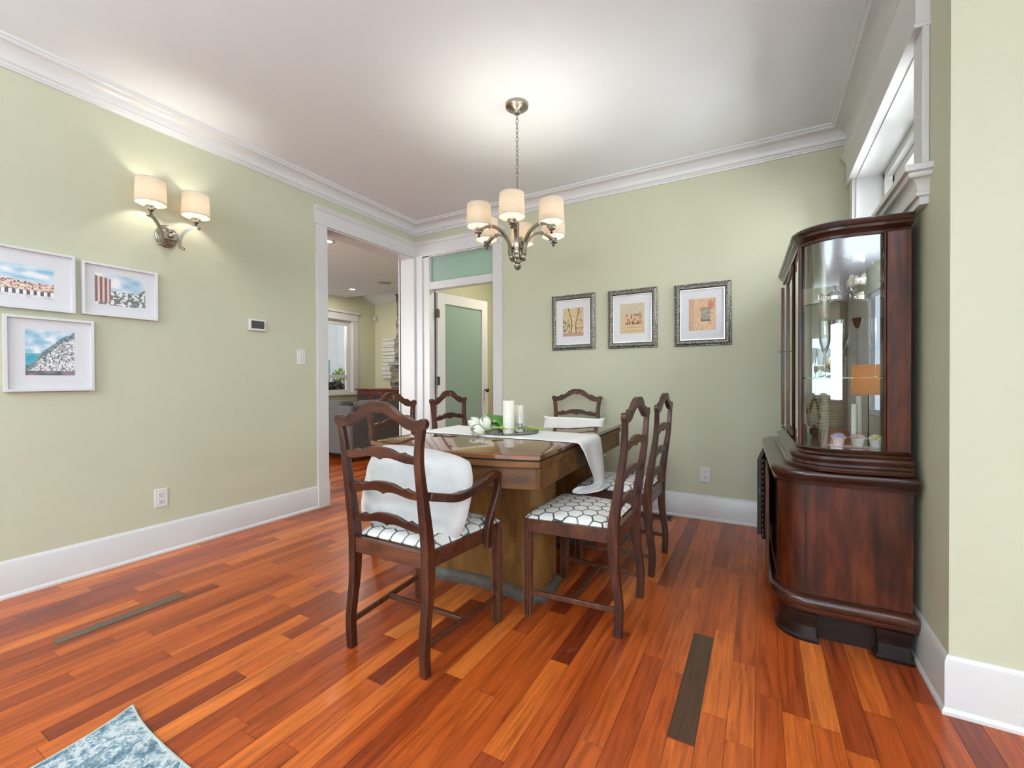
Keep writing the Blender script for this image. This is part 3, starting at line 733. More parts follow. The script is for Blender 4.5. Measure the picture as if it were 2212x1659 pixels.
picture('framed_picture', (.001, -2.995, 1.598), rzl, .515, .308, .012, 'print', .375, .165, art_city, M_['wframe'], 'white-framed blue print of a domed skyline, cut by the photo edge', 'white framed prints', .026, aoff=(-.01, -.012), res=120)
picture('framed_picture', (.001, -2.536, 1.594), rzl, .348, .294, .012, 'print', .232, .175, art_ruin, M_['wframe'], 'white-framed print of columns and ruins below the sconce', 'white framed prints', .026, aoff=(0, .006), res=100)
picture('framed_picture', (.001, -2.832, 1.217), rzl, .338, .385, .012, 'print', .186, .234, art_coast, M_['wframe'], 'white-framed print of a coastal hillside town, lowest of the three on the left wall', 'white framed prints', .026, aoff=(0, .008), res=100)

# ------------------------------------------------------------------ lamps
def drum(m, c, r0, r1, z0, z1, seg=32, th=.002):
    m.lathe([(r0, z0), (r1, z1), (r1-th, z1), (r0-th, z0), (r0, z0)], seg, c, cap=False)
def lamp_head(par, x, y, z, sr, sh, pw, seg=32):
    """candle cup, crystal ring, sleeve, bulb and drum shade whose bottom sits at z"""
    m = MB(); m.lathe([(.004, -.062), (.011, -.058), (.006, -.050), (.008, -.046), (.016, -.040), (.018, -.036), (.006, -.034)], 16, (x, y, z)); m.build('cup', M_['nickel'], par)
    m = MB(); m.lathe([(.010, -.034), (.024, -.028), (.027, -.020), (.024, -.012), (.010, -.006)], 12, (x, y, z)); m.build('crystal', M_['crystal'], par, smooth=10)
    MB().lathe([(.009, -.006), (.009, .030)], 14, (x, y, z)).build('candle_sleeve', M_['wax'], par)
    MB().lathe([(.006, .030), (.013, .045), (.015, .058), (.011, .075), (.002, .088)], 14, (x, y, z)).build('bulb', M_['bulb'], par)
    m = MB(); drum(m, (x, y, z), sr, sr*.94, 0, sh); sd = m.build('lamp_shade', M_['shade'], par)
    for zz, r in ((0.0, sr), (sh-.006, sr*.94)):
        m = MB(); m.lathe([(r+.0008, zz), (r+.0008, zz+.006)], 32, (x, y, z), cap=False); m.build('shade_band', M_['trimband'], sd)
    l = bpy.data.lights.new('bulb_light', 'POINT'); l.energy = pw; l.color = (1, .95, .86); l.shadow_soft_size = .018
    lo = bpy.data.objects.new('bulb_light', l); col.objects.link(lo); lo.parent = par; lo.location = (x, y, z+.06)
CH = (1.975, -1.300)
ch = empty('chandelier', (CH[0], CH[1], CZ), 0, 'six-light brushed nickel chandelier with white drum shades above the table', 'chandelier')
m = MB(); m.lathe([(.001, -.058), (.018, -.056), (.022, -.040), (.030, -.034), (.050, -.030), (.060, -.022), (.068, -.018), (.071, -.004), (.071, 0)], 32); m.build('canopy', M_['nickel'], ch)
m = MB(); zz = -.056
k = 0
while zz > -.400:
    pts = []; hl = .017
    for i in range(13):
        a = 2*math.pi*i/12; x = .0075*math.cos(a); z = hl*math.sin(a)+zz-hl; pts.append((x, 0, z) if k % 2 else (0, x, z))
    m.tube(pts, .0022, 6, cap=False); zz -= .0275; k += 1
m.build('chain', M_['nickel'], ch)
m = MB(); m.lathe([(.002, -.405), (.009, -.410), (.009, -.425), (.005, -.430), (.005, -.70), (.012, -.72), (.010, -.80), (.020, -.83), (.024, -.84), (.024, -.90), (.018, -.925), (.030, -.945), (.030, -.952), (.012, -.957), (.020, -.970), (.023, -.982), (.018, -.994), (.008, -1.000), (.002, -1.004)], 24); m.build('stem', M_['nickel'], ch)
base_th = R_(YAW and -90+29.402-8)
for i in range(6):
    th = base_th+i*math.pi/3; cx, sy = math.cos(th), math.sin(th)
    pr = crs([(.040, -.925), (.052, -.905), (.050, -.875), (.060, -.835), (.095, -.785), (.150, -.758), (.200, -.765), (.240, -.790), (.262, -.800)], 5)
    m = MB(); m.tube([(r*cx, r*sy, z) for r, z in pr], 1.0, sq=(.011, .0065)); m.sphere((.262*cx, .262*sy, -.802), .012, seg=10, rg=8); m.sphere((.040*cx, .040*sy, -.930), .016, seg=12, rg=8)
    m.tube([(.02*cx, .02*sy, -.87), (.055*cx, .055*sy, -.87)], .008, 8)
    m.build('arm', M_['nickel'], ch)
for i in range(6):
    th = base_th+i*math.pi/3; r = .245
    lamp_head(ch, r*math.cos(th), r*math.sin(th), CZ and (1.975-CZ), .0735, .128, 5.6)
# sconce on the left wall
sn = empty('wall_sconce', (0, -2.305, 0), 0, 'two-arm brushed nickel wall sconce with white drum shades', 'wall lamp')
m = MB(); R = []
for x, k in ((0, 1), (.012, 1), (.016, .93), (.022, .90), (.026, .72), (.030, .70), (.040, .55)):
    R.append([(x, .062*k*math.cos(a*2*math.pi/28), 1.985+.070*k*math.sin(a*2*math.pi/28)) for a in range(28)])
m.loft(R); m.build('wall_plate', M_['nickel'], sn)
m = MB(); m.box(.03, -.045, 1.955, .06, .045, 2.005); m.lathe([(.012, 2.0), (.012, 2.02), (.006, 2.03)], 12, (.06, 0, 0)); m.sphere((.065, 0, 1.98), .016); m.build('bracket', M_['nickel'], sn, bevel=.004)
for s in (-1, 1):
    pr = crs([(.075, .062*s+.0, 1.915), (.070, .046*s, 1.925), (.068, .048*s, 1.965), (.074, .062*s, 2.010), (.090, .092*s, 2.045), (.105, .118*s, 2.058), (.112, .132*s, 2.060)], 5)
    m = MB(); m.tube(pr, 1.0, sq=(.005, .009)); m.sphere((.112, .134*s, 2.058), .011, seg=10, rg=8); m.sphere((.075, .064*s, 1.913), .009, seg=10, rg=8); m.build('arm', M_['nickel'], sn)
    lamp_head(sn, .108, .120*s, 2.128, .078, .142, 6.5)

# torchiere pair added unseen to wash the ceiling; first, the reflected floor lamp
sl = empty('standing_lamp', (4.60, -3.80, 0), 0, 'floor lamp with a tan drum shade, mirrored in the cabinet glass', 'floor lamp')
MB().lathe([(.15, 0), (.15, .02), (.015, .03)], 28).build('base', M_['black'], sl)
MB().lathe([(.010, .02), (.010, 1.00)], 12).build('pole', M_['black'], sl)
MB().lathe([(.275, .945), (.265, 1.185)], 36, cap=False).build('lamp_shade', shade_mat('tan_shade', (.60, .30, .12), .0, (1, .7, .4)), sl)
l = bpy.data.lights.new('lamp_bulb', 'POINT'); l.energy = 7; l.color = (1, .92, .80); l.shadow_soft_size = .04
lo = bpy.data.objects.new('lamp_bulb', l); col.objects.link(lo); lo.parent = sl; lo.location = (0, 0, 1.07)
def fill_uplighter(x, y, pw, label):  # added lamp out of view, bouncing fill light off the ceiling
    to = empty('fill_uplighter', (x, y, 0), 0, label, 'floor lamp', 'added fill uplighters')
    MB().lathe([(.15, 0), (.15, .015), (.02, .03)], 28).build('base', M_['nickel'], to)
    MB().lathe([(.012, .02), (.012, 1.72)], 12).build('pole', M_['nickel'], to)
    MB().lathe([(.02, 1.70), (.09, 1.74), (.16, 1.82), (.155, 1.82), (.085, 1.75), (.01, 1.72)], 28, cap=False).build('bowl', M_['nickel'], to)
    l = bpy.data.lights.new('uplight', 'AREA'); l.shape = 'DISK'; l.size = .22; l.energy = pw; l.color = (.78, .91, 1.0)
    lo = bpy.data.objects.new('uplight', l); col.objects.link(lo); lo.parent = to; lo.location = (0, 0, 1.80); lo.rotation_euler = (R_(180), 0, 0)
fill_uplighter(5.2, -6.0, 90, 'unseen uplighter added on the right to brighten the ceiling')
fill_uplighter(1.5, -5.8, 190, 'unseen uplighter added on the left to brighten the ceiling')

# ------------------------------------------------------------------ dining table
TA = 0.0; TC = (1.929, -1.256)
tb = empty('dining_table', (TC[0], TC[1], 0), TA, 'walnut art deco dining table with a polished bowed top and pedestal base', 'table')
def bow(hw, hl, b, n=14):
    pts = []
    for i in range(n+1):
        x = -hw+2*hw*i/n; pts.append((x, -hl-b*(1-(x/hw)**2)))
    for i in range(n+1):
        x = hw-2*hw*i/n; pts.append((x, hl+b*(1-(x/hw)**2)))
    return pts
def slab(poly, prof, name, mt, par, sm=30):
    m = MB(); m.loft([[(x, y, z) for x, y in offset_poly(poly, u)] for u, z in prof]); return m.build(name, mt, par, smooth=sm)
def shear(P): return [(x-.047*y, y) for x, y in P]
tp = shear(bow(.497, .745, .088))
slab(tp, [(-.003, .733), (0, .736), (0, .751), (-.002, .754), (-.005, .755)], 'tabletop', M_['tabletop'], tb)
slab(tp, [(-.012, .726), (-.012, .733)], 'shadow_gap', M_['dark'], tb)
slab(tp, [(-.006, .700), (-.004, .702), (-.004, .724), (-.006, .726)], 'draw_leaf', M_['tableside'], tb)
ap = shear(bow(.485, .723, .072))
slab(ap, [(-.004, .600), (0, .604), (0, .694), (-.003, .700)], 'apron', M_['tableside'], tb)
for sx_ in (-1, 1):
    for sy_ in (-1, 1):
        MB().box(sx_*.436-sy_*.034, sy_*.690, .598, sx_*.488-sy_*.034, sy_*.728, .697).build('corner_block', M_['tableside'], tb, bevel=.004)
for s in (-1, 1):
    pts = []; hw = .345; n = 16
    for i in range(n+1):
        x = -hw+2*hw*i/n; q = x/hw; pts.append((x, -(.095+.035*(q*q)*(1.6-q*q)*1.4-(.03 if abs(q) > .96 else 0))))
    pts += [(hw+.015, -.05), (hw, .11), (-hw, .11), (-hw-.015, -.05)]
    if s > 0: pts = [(-x, -y) for x, y in pts]
    cx, cy = .055, s*.395
    pts = shear([(x+cx-.012, y+cy) for x, y in pts])
    slab(pts, [(0, .05), (0, .605)], 'pedestal', M_['tableped'], tb, 40)
    slab(pts, [(.022, 0), (.024, .030), (.014, .044), (.004, .056), (0, .058)], 'pedestal_base', M_['rim'], tb, 40)
MB().box(.0, -.29, .02, .11, .29, .10).build('stretcher', M_['tableped'], tb, bevel=.006)

# ------------------------------------------------------------------ chairs
def chair(name, arm=False):
    root = empty(name)
    yr, yf = (-.222, .205) if arm else (-.200, .190)
    xr, xf = .1880, .2170 if not arm else .2240
    ew = .2275 if arm else .2180
    prof = [(0, -.017), (.03, -.0185), (.13, -.021), (.26, -.004), (.36, .002), (.465, 0), (.60, -.018), (.74, -.039), (.82, -.046), (.90, -.050), (.925, -.050)]
    P = crs(prof, 4)
    def yb(z):
        for (z0, a), (z1, b) in zip(P, P[1:]):
            if z0 <= z <= z1: return yr+a+(b-a)*(z-z0)/max(1e-6, z1-z0)
        return yr+P[-1][1]
    for s in (-1, 1):
        rings = []
        for z, dy in P:
            k = min(1, max(0, (z-.76)/.15)); x = s*(xr+.003*(1-z)+(ew-.017-xr)*k*k)
            hy = .0165+.006*math.exp(-((z-.42)/.16)**2)-.006*max(0, (z-.6)/.32); hx = .0150+.002*math.exp(-((z-.45)/.2)**2)
            rings.append([(x-hx, yr+dy-hy, z), (x+hx, yr+dy-hy, z), (x+hx, yr+dy+hy, z), (x-hx, yr+dy+hy, z)])
        m = MB(); m.loft(rings); lg = m.build('leg', M_['mahog'], root, bevel=.004)
        MB().lathe([(.011, -.001), (.012, .004)], 10, (s*(xr+.003), yr-.017, .0012)).build('foot_glide', M_['white'], lg)
    for s in (-1, 1):
        h = .0185; pg = [(-h, -h)]; x, y = s*xf, yf
        def side(a, b):
            out = []
            for k, d in ((.0, 0), (.20, 0), (.27, .0035), (.34, 0), (.46, 0), (.53, .0035), (.60, 0), (.73, 0), (.80, .0035), (.87, 0)): out.append((a[0]+(b[0]-a[0])*k, a[1]+(b[1]-a[1])*k, d))
            return out
        cs = [(-h, -h), (h, -h), (h, h), (-h, h)]; poly = []
        for i in range(4):
            a, b = cs[i], cs[(i+1) % 4]; nx, ny = (b[1]-a[1]), -(b[0]-a[0]); L = math.hypot(nx, ny); nx /= L; ny /= L
            for px, py, d in side(a, b): poly.append((px-nx*d, py-ny*d))
        m = MB(); m.loft([[(x+px, y+py, 0.004) for px, py in poly], [(x+px, y+py, .444) for px, py in poly]]); lg = m.build('leg', M_['mahog'], root, smooth=20)
        MB().lathe([(.011, -.001), (.012, .004)], 10, (x, y, .0012)).build('foot_glide', M_['white'], lg)
    # seat rails
    m = MB(); th = .011
    m.box(-xf+.015, yf-.008, .384, xf-.015, yf+.014, .444)
    m.box(-xr+.012, yr-.012, .384, xr-.012, yr+.012, .444)
    for s in (-1, 1):
        m.loft([[(s*(xr-th), yr+.01, z) for z in (.384,)]+[(s*(xr+th), yr+.01, .384), (s*(xr+th), yr+.01, .444), (s*(xr-th), yr+.01, .444)],
                [(s*(xf-th), yf-.012, .384), (s*(xf+th), yf-.012, .384), (s*(xf+th), yf-.012, .444), (s*(xf-th), yf-.012, .444)]])
    m.build('seat_frame', M_['mahogx'], root, bevel=.002)
    # upholstered seat
    def sf(u, v):
        a = u*2-1; b = v*2-1
        ea = math.copysign(abs(a)**.8, a); eb = math.copysign(abs(b)**.8, b)
        hw = (xr+.004)+(xf-xr+.012)*(eb+1)/2; y = (yr+.018)+(yf+.018-yr-.018)*(eb+1)/2
        k = (max(0, 1-abs(a)**7)*max(0, 1-abs(b)**7)); z = .449+.016*k**.5+.020*(1-a*a)*(1-b*b)
        if b > .7 and abs(a) > .7: y -= .012*((b-.7)/.3)*((abs(a)-.7)/.3)
        return (ea*hw, y, z)
    m = MB(); n = 22; m.grid(n, n, sf)
    top = len(m.v); m.grid(n, n, lambda u, v: (sf(u, v)[0]*.985, sf(u, v)[1]*.985, .444))
    ring = [i for i in range(n+1)]+[(j)*(n+1)+n for j in range(1, n+1)]+[n*(n+1)+i for i in range(n-1, -1, -1)]+[j*(n+1) for j in range(n-1, 0, -1)]
    for i in range(len(ring)):
        a, b = ring[i], ring[(i+1) % len(ring)]; m.f.append((a, b, b+top, a+top))
    m.build('seat', M_['hex'], root, smooth=60)
    # stretchers
    yl = yr-.018
    for s in (-1, 1):
        m = MB(); m.loft([[(s*(xr+.002)+a, yl+.01, .108+b) for a, b in ((-.007, -.011), (.007, -.011), (.007, .011), (-.007, .011))],
                          [(s*xf+a, yf-.01, .108+b) for a, b in ((-.007, -.011), (.007, -.011), (.007, .011), (-.007, .011))]]); m.build('stretcher', M_['mahog'], root, bevel=.002)
    ym = (yr+yf)/2-.01; xm = (xr+xf)/2-.006
    MB().box(-xm, ym-.010, .100, xm, ym+.010, .118).build('stretcher', M_['mahogx'], root, bevel=.002)
    # crest
    def sym(pt, pb):
        up_ = crs(pt, 4); lo_ = crs(pb, 4)
        return [(-x, z) for x, z in reversed(up_)][:-1]+up_ + list(reversed(lo_)) + [(-x, z) for x, z in lo_][1:]
    q = ew/.2275
    ct = [(0, .995), (.035, .993), (.070, .980), (.100, .958), (.122, .946), (.136, .948), (.150, .943), (.172, .931), (.196, .930), (.210, .936), (.224, .936), (.2335, .927), (.2335, .912), (.226, .901), (.214, .896)]
    cb = [(0, .949), (.010, .956), (.035, .951), (.070, .936), (.105, .918), (.140, .899), (.175, .892), (.200, .892)]
    def extr(m, poly, th):
        def f(sgn):
            out = []
            for x, z in poly:
                y = yb(min(z, .925))-.006*max(0, (z-.925)/.07); out.append((x, y+sgn*th, z))
            return out
        m.loft([f(-1), f(1)])
    m = MB(); extr(m, sym([(x*q, z) for x, z in ct], [(x*q, z) for x, z in cb]), .0115); cr_ = m.build('crest_rail', M_['mahogx'], root, bevel=.003)
    m = MB()
    for a in (-.022, -.011, 0, .011, .022):
        yy = yb(.925)+.0115
        m.tube([(a*1.1, yy-.005, .988-abs(a)*.3), (a*.2, yy-.001, .955)], .003, 6)
    m.build('shell_carving', M_['mahog'], cr_)
    st = [(0, .024), (.05, .020), (.09, .007), (.104, .005), (.120, .010), (.134, .004), (.160, -.001), (xr-.010, 0)]
    sb = [(0, -.026), (.014, -.019), (.05, -.016), (.09, -.022), (.13, -.029), (xr-.010, -.030)]
    for zc in (.801, .668, .542):
        m = MB(); extr(m, [(x, z+zc) for x, z in sym(st, sb)], .0085); m.build('slat', M_['mahogx'], root, bevel=.003)
    if arm:
        for s in (-1, 1):
            pts = crs([(s*.195, yr+0.000, .650), (s*.212, yr+0.054, .636), (s*.228, yr+0.126, .622), (s*.238, yr+0.207, .632), (s*.246, yr+0.288, .652), (s*.250, yr+0.347, .668), (s*.250, yr+0.387, .662), (s*.249, yr+0.402, .630), (s*.247, yr+0.394, .585), (s*.244, yr+0.365, .530), (s*.242, yr+0.340, .480), (s*.240, yr+0.326, .430), (s*.240, yr+0.324, .365)], 5)
            rings = []
            for i, p in enumerate(pts):
                a = Vector(pts[max(0, i-1)]); b = Vector(pts[min(len(pts)-1, i+1)]); d = (b-a).normalized(); u = Vector((1, 0, 0)); v = d.cross(u).normalized()
                tt = i/(len(pts)-1); hu = .0135+.006*math.sin(min(1, tt*1.7)*math.pi)**2*(1 if tt < .62 else .3); hv = .0155+.006*max(0, tt-.6)
                rings.append([tuple(Vector(p)+u*x*hu+v*y*hv) for x, y in ((-1, -1), (1, -1), (1, 1), (-1, 1))])
            m = MB(); m.loft(rings); m.build('armrest', M_['mahog'], root, bevel=.004)
    return root
ac = chair('dining_armchair', True); ac.location = (2.020, -2.200, 0)
tag(ac, 'dark mahogany ladder-back armchair with hexagon seat at the near table end', 'chair', 'ladder-back dining chairs')
proto = chair('dining_chair')
spots = [(2.53, -1.663, 90, 'dark ladder-back side chair right of the table, its seat under the hanging runner'),
         (2.53, -1.018, 90, 'dark ladder-back side chair right of the table, second and nearest the back wall'),
         (1.40, -1.52, -90, 'dark ladder-back side chair left of the table, behind the armchair back'),
         (1.41, -.925, -90, 'dark ladder-back side chair left of the table, in front of the glass door'),
         (1.90, -.375, 180, 'dark ladder-back chair at the far table end with a white cushion')]
for i, (x, y, a, lb) in enumerate(spots):
    o = proto if i == 0 else copy_tree(proto)
    o.location = (x, y, 0); o.rotation_euler = (0, 0, R_(a)); tag(o, lb, 'chair', 'ladder-back dining chairs')

def pillow(name, w, h, th, mt, seed=1, nx=36, ny=28, ear=-.07):
    def f(u, v, s):
        a, b = u*2-1, v*2-1
        a = math.sin(a*math.pi/2)*.55+a*.45; b = math.sin(b*math.pi/2)*.55+b*.45
        k = 1+ear*(a*a*b*b)**(1.4 if ear < 0 else 5)                       # soft rounded corners
        px = a*w/2*(1+.03*(1-b*b))*k; pz = b*h/2*(1+.04*(1-a*a))*k
        t_ = (max(0, 1-abs(a)**3.2)*max(0, 1-abs(b)**3.2))**.5
        wr = .012*(vn(u*5, v*6, seed)-.5)+.020*(vn(u*9+3, v*5, seed+5)-.5)+.010*(vn(u*3+v*14, v*3, seed+9)-.5)
        return (px, s*(th*t_+wr*t_**.6), pz)
    m = MB(); m.grid(nx, ny, lambda u, v: f(u, v, -1)); n = len(m.v); m.grid(nx, ny, lambda u, v: f(u, v, 1))
    k = nx+1; ring = [i for i in range(nx+1)]+[j*k+nx for j in range(1, ny+1)]+[ny*k+i for i in range(nx-1, -1, -1)]+[j*k for j in range(ny-1, 0, -1)]
    for i in range(len(ring)):
        a, b = ring[i], ring[(i+1) % len(ring)]; m.f.append((a, b, b+n, a+n))
    return m.build(name, mt, smooth=80)
cu = pillow('cushion', .495, .345, .066, M_['linen'], 3, ear=-.105)
cu.location = (2.010, -2.262, .612); cu.rotation_euler = (R_(-13), R_(5), R_(8)); tag(cu, 'plump white linen cushion leaning on the near armchair back', 'cushion', 'white linen cushions')
cu = pillow('cushion', .50, .30, .050, M_['runner'], 8, ear=.10)
cu.location = (1.935, -.275, .615); cu.rotation_euler = (R_(10), 0, R_(-1)); tag(cu, 'white linen cushion on the far end chair, showing above the table edge', 'cushion', 'white linen cushions')

# table runner: rows of (near edge point, far edge point)
rows = [((1.425, -1.60, .60), (1.405, -1.18, .60)), ((1.428, -1.60, .68), (1.408, -1.18, .68)), ((1.435, -1.60, .735), (1.415, -1.18, .735)), ((1.450, -1.60, .7585), (1.425, -1.18, .7585)), ((1.50, -1.597, .7585), (1.48, -1.182, .7585))]
for i in range(1, 10):
    x = 1.50+.094*i; rows.append(((x, -1.597+.004*math.sin(i), .7585), (x-.005, -1.185-.003*i, .7585)))
rows += [((2.452, -1.595, .7585), (2.425, -1.215, .7585)), ((2.478, -1.592, .752), (2.452, -1.215, .755)), ((2.490, -1.586, .732), (2.468, -1.216, .735)), ((2.496, -1.560, .69), (2.480, -1.218, .69)), ((2.500, -1.530, .64), (2.492, -1.222, .63)),
         ((2.502, -1.490, .59), (2.500, -1.232, .58)), ((2.500, -1.450, .55), (2.508, -1.250, .535)), ((2.490, -1.430, .523), (2.516, -1.275, .505)), ((2.472, -1.465, .518), (2.540, -1.330, .492)),
         ((2.452, -1.505, .521), (2.545, -1.400, .490)), ((2.436, -1.540, .519), (2.525, -1.460, .489)), ((2.430, -1.560, .508), (2.490, -1.520, .490)), ((2.440, -1.565, .498), (2.465, -1.550, .493))]
sm = crs([tuple(a)+tuple(b) for a, b in rows], 3)
m = MB(); nw = 12
def rfn(u, v):
    r = sm[min(len(sm)-1, int(round(v*(len(sm)-1))))]; a = Vector(r[:3]); b = Vector(r[3:]); p = a.lerp(b, u)
    if p.z < .73 and p.x > 2: p.x += .012*math.sin(u*math.pi*3+v*3)*min(1, (.75-p.z)*8); 
    elif p.z > .757: p.z += .0006*math.sin(u*9+v*30)+.0006
    return tuple(p)
m.grid(nw, len(sm)-1, rfn)
rn = m.build('table_runner', M_['runner'], smooth=80, solid=.0022); tag(rn, 'white linen runner across the table, hanging onto the chair seat', 'table runner')

# ------------------------------------------------------------------ centrepiece
TZ = .7605
ty = empty('round_tray', (1.975, -1.385, TZ), 0, 'round pewter beaded tray on the white runner', 'tray')
MB().lathe([(.001, .001), (.135, .001), (.150, .006), (.158, .010), (.160, .008), (.150, .0), (.001, 0)], 40, cap=False).build('dish', plain('tray_pewter', (.30, .28, .26), .35, .8, var=.3, scale=40), ty)
m = MB()
for i in range(56):
    a = 2*math.pi*i/56; m.sphere((.157*math.cos(a), .157*math.sin(a), .010), .0055, seg=6, rg=5)
m.build('beaded_rim', plain('rim_pewter', (.22, .20, .18), .4, .7, var=.3, scale=40), ty)
def candle(name, x, y, r, h, label, z=TZ+.0015):
    o = empty(name, (x, y, z), 0, label, 'candle')
    MB().lathe([(r*.97, 0), (r, .003), (r, h-.004), (r*.93, h), (r*.80, h-.004), (.002, h-.006)], 32).build('wax', M_['wax'], o)
    MB().tube([(0, 0, h-.008), (.001, 0, h+.002), (.003, 0, h+.010)], .0011, 6).build('wick', M_['black'], o); return o
candle('pillar_candle', 1.985, -1.435, .0345, .190, 'tall white pillar candle at the front of the tray')
candle('pillar_candle', 1.985, -1.310, .0300, .157, 'shorter ivory pillar candle behind the tall one')
def votive(x, y, label, tall):
    o = empty('candle_holder', (x, y, TZ+.0015), 0, label, 'candle holder')
    MB().lathe([(.016, 0), (.024, .004), (.030, .016), (.026, .030), (.012, .044), (.012, .056), (.015, .062)], 10).build('glass_cup', M_['crystal'], o, smooth=10)
    if tall: MB().lathe([(.0095, .045), (.0095, .094), (.004, .100)], 14).build('candle', M_['white'], o); MB().tube([(0, 0, .10), (.002, 0, .110)], .001, 5).build('wick', M_['black'], o)
    return o
votive(2.065, -1.440, 'faceted glass holder with a short white candle right of the pillar', True)
votive(1.905, -1.385, 'faceted glass holder left of the tall pillar candle', False)
# tulips lying across the tray
def petal_cup(m, c, d, L, r, open_=0.15, seed=0):
    d = Vector(d).normalized(); u = d.cross(Vector((0, 0, 1))).normalized(); v = u.cross(d); rr = random.Random(seed)
    for k in range(6):
        a0 = k*math.pi/3+rr.uniform(-.15, .15); ro = r*(1 if k % 2 else .88)
        rings = []
        def pf(s, t_):
            ang = a0+(s-.5)*1.35*math.sin(math.pi*min(.97, t_*.88+.09))**.7; rad = ro*math.sin(math.pi*min(1, (t_*.74+.10)))*(1+open_*t_*rr.uniform(.99, 1.01))
            p = Vector(c)+d*(L*t_)+(u*math.cos(ang)+v*math.sin(ang))*rad; return tuple(p)
        m.grid(6, 8, pf)
tulips = [((1.800, -1.475, .795), (-1, -.25, .05)), ((1.760, -1.440, .800), (-1, .15, .30)), ((1.850, -1.505, .790), (.25, -1, .05))]
specs = [((1.862, -1.548, .802), (-.80, -.20, .52), 'white tulip at the left of the bunch'), ((1.905, -1.530, .792), (-.25, -.30, .80), 'white tulip standing highest in the bunch'), ((1.890, -1.560, .784), (-.35, -.85, .12), 'white tulip lowest, drooping over the runner edge')]
for i, (c0, d, lb) in enumerate(specs):
    o = empty('tulip', (0, 0, 0), 0, lb+' lying on the runner', 'tulip', 'white tulips on the table')
    m = MB(); petal_cup(m, c0, d, .078, .033, .2, i); m.build('bloom', M_['petal'], o, smooth=80, solid=.0008)
    e = (2.150+.02*i, -1.330-.02*i, .782+.004*i); mid = (2.01, -1.455+.02*i, .790+.008*i)
    pts = crs([c0, tuple(Vector(c0)*.6+Vector(mid)*.4+Vector((0, 0, .006))), mid, e], 6)
    MB().tube(pts, .0035, 8).build('stem', M_['stem'], o)
    for j in range(2):
        rr = random.Random(i*7+j); a = Vector((1.975+.012*i, -1.450+.020*i, .793)); b = Vector((1.835+.03*j+.018*i, -1.43-.03*j+.03*i, .868-.040*j-.006*i)); b2 = a.lerp(b, .55)+Vector((0, 0, .030-.020*j))
        C = crs([tuple(a), tuple(b2), tuple(b)], 6)
        sidev = (b-a).cross(Vector((0, 0, 1))).normalized()
        def lf(u, v):
            p = Vector(C[min(12, int(round(v*12)))]); wd = .036*math.sin(math.pi*min(1, v*.93+.07))**.8; q = u*2-1
            return tuple(p+sidev*q*wd+Vector((0, 0, -.010*abs(q)+.004*math.sin(v*7+j))))
        m = MB(); m.grid(6, 12, lf); m.build('leaf', M_['leaf'], o, smooth=80, solid=.0008)

# ------------------------------------------------------------------ china cabinet
cb_ = empty('china_cabinet', (3.54, -.93, 0), 0, 'dark walnut art deco china cabinet with curved glass by the right wall', 'cabinet')
ox, oy = -3.54, .93
def L_(poly): return [(x+ox, y+oy) for x, y in poly]
XB = 3.772                   # back of the lower cabinet, just off the wall
def foot(front, xb, yn, yf_, r, bulge=0.0, seg=8):
    """footprint: near end yn, far end yf_, front line front(y), rounded front corners"""
    p = [(xb, yn)]
    x0 = front(yn+r)
    p.append((x0+r+.05, yn-bulge*.5)); 
    for i in range(seg+1):
        a = math.pi/2*i/seg; p.append((x0+r-r*math.sin(a), yn+r-r*math.cos(a)))
    for i in range(1, 8):
        y = yn+r+(yf_-r-yn-r)*i/8; p.append((front(y), y))
    x1 = front(yf_-r)
    for i in range(seg+1):
        a = math.pi/2*i/seg; p.append((x1+r-r*math.cos(a), yf_-r+r*math.sin(a)))
    p.append((xb, yf_)); return p
def fr1(y):
    q = (y+1.45)/1.05; return 3.318-.040*math.sin(min(1, max(0, q*.62))*math.pi/2*1.0)**1 + (0.0)
lowp = foot(fr1, XB, -1.515, -.345, .115)
def stack(poly, prof, name, mt, par, sm=30, xmax=None):
    m = MB(); xm = (xmax if xmax else 99)
    m.loft([[(min(x, xm)+ox, y+oy, z) for x, y in offset_poly(poly, u)] for u, z in prof]); return m.build(name, mt, par, smooth=sm)
stack(lowp, [(-.012, .185), (-.010, .645)], 'cabinet_body', M_['cab'], cb_, xmax=XB)
tor = [(-.012, .118), (.0, .120), (.004, .128), (.004, .140)]
for i in range(9):
    a = -math.pi/2+math.pi*i/8; tor.append((.004+.014*math.cos(a), .164+.022*math.sin(a)))
tor += [(-.004, .190), (-.012, .192)]
stack(lowp, tor, 'base_moulding', M_['cabx'], cb_, xmax=XB)
wt = [(-.012, .640), (.002, .641), (.004, .650), (-.002, .656), (.002, .661), (.004, .666)]
for i in range(9):
    a = -math.pi/2+math.pi*i/8; wt.append((.006+.010*math.cos(a), .684+.016*math.sin(a)))
wt += [(-.004, .7035), (-.02, .705)]
stack(lowp, wt, 'waist_moulding', M_['cabx'], cb_, xmax=XB)
# near-end veneer line between the rounded corner and the side panel
MB().box(3.424+ox, -1.506+oy, .195, 3.428+ox, -1.5045+oy, .640).build('panel_joint', M_['cabdark'], cb_)
MB().box(3.44+ox, -1.46+oy, 0, 3.74+ox, -.46+oy, .120).build('dark_base', M_['cabdark'], cb_)  # dark block added to supply the deep shadow beneath the cabinet
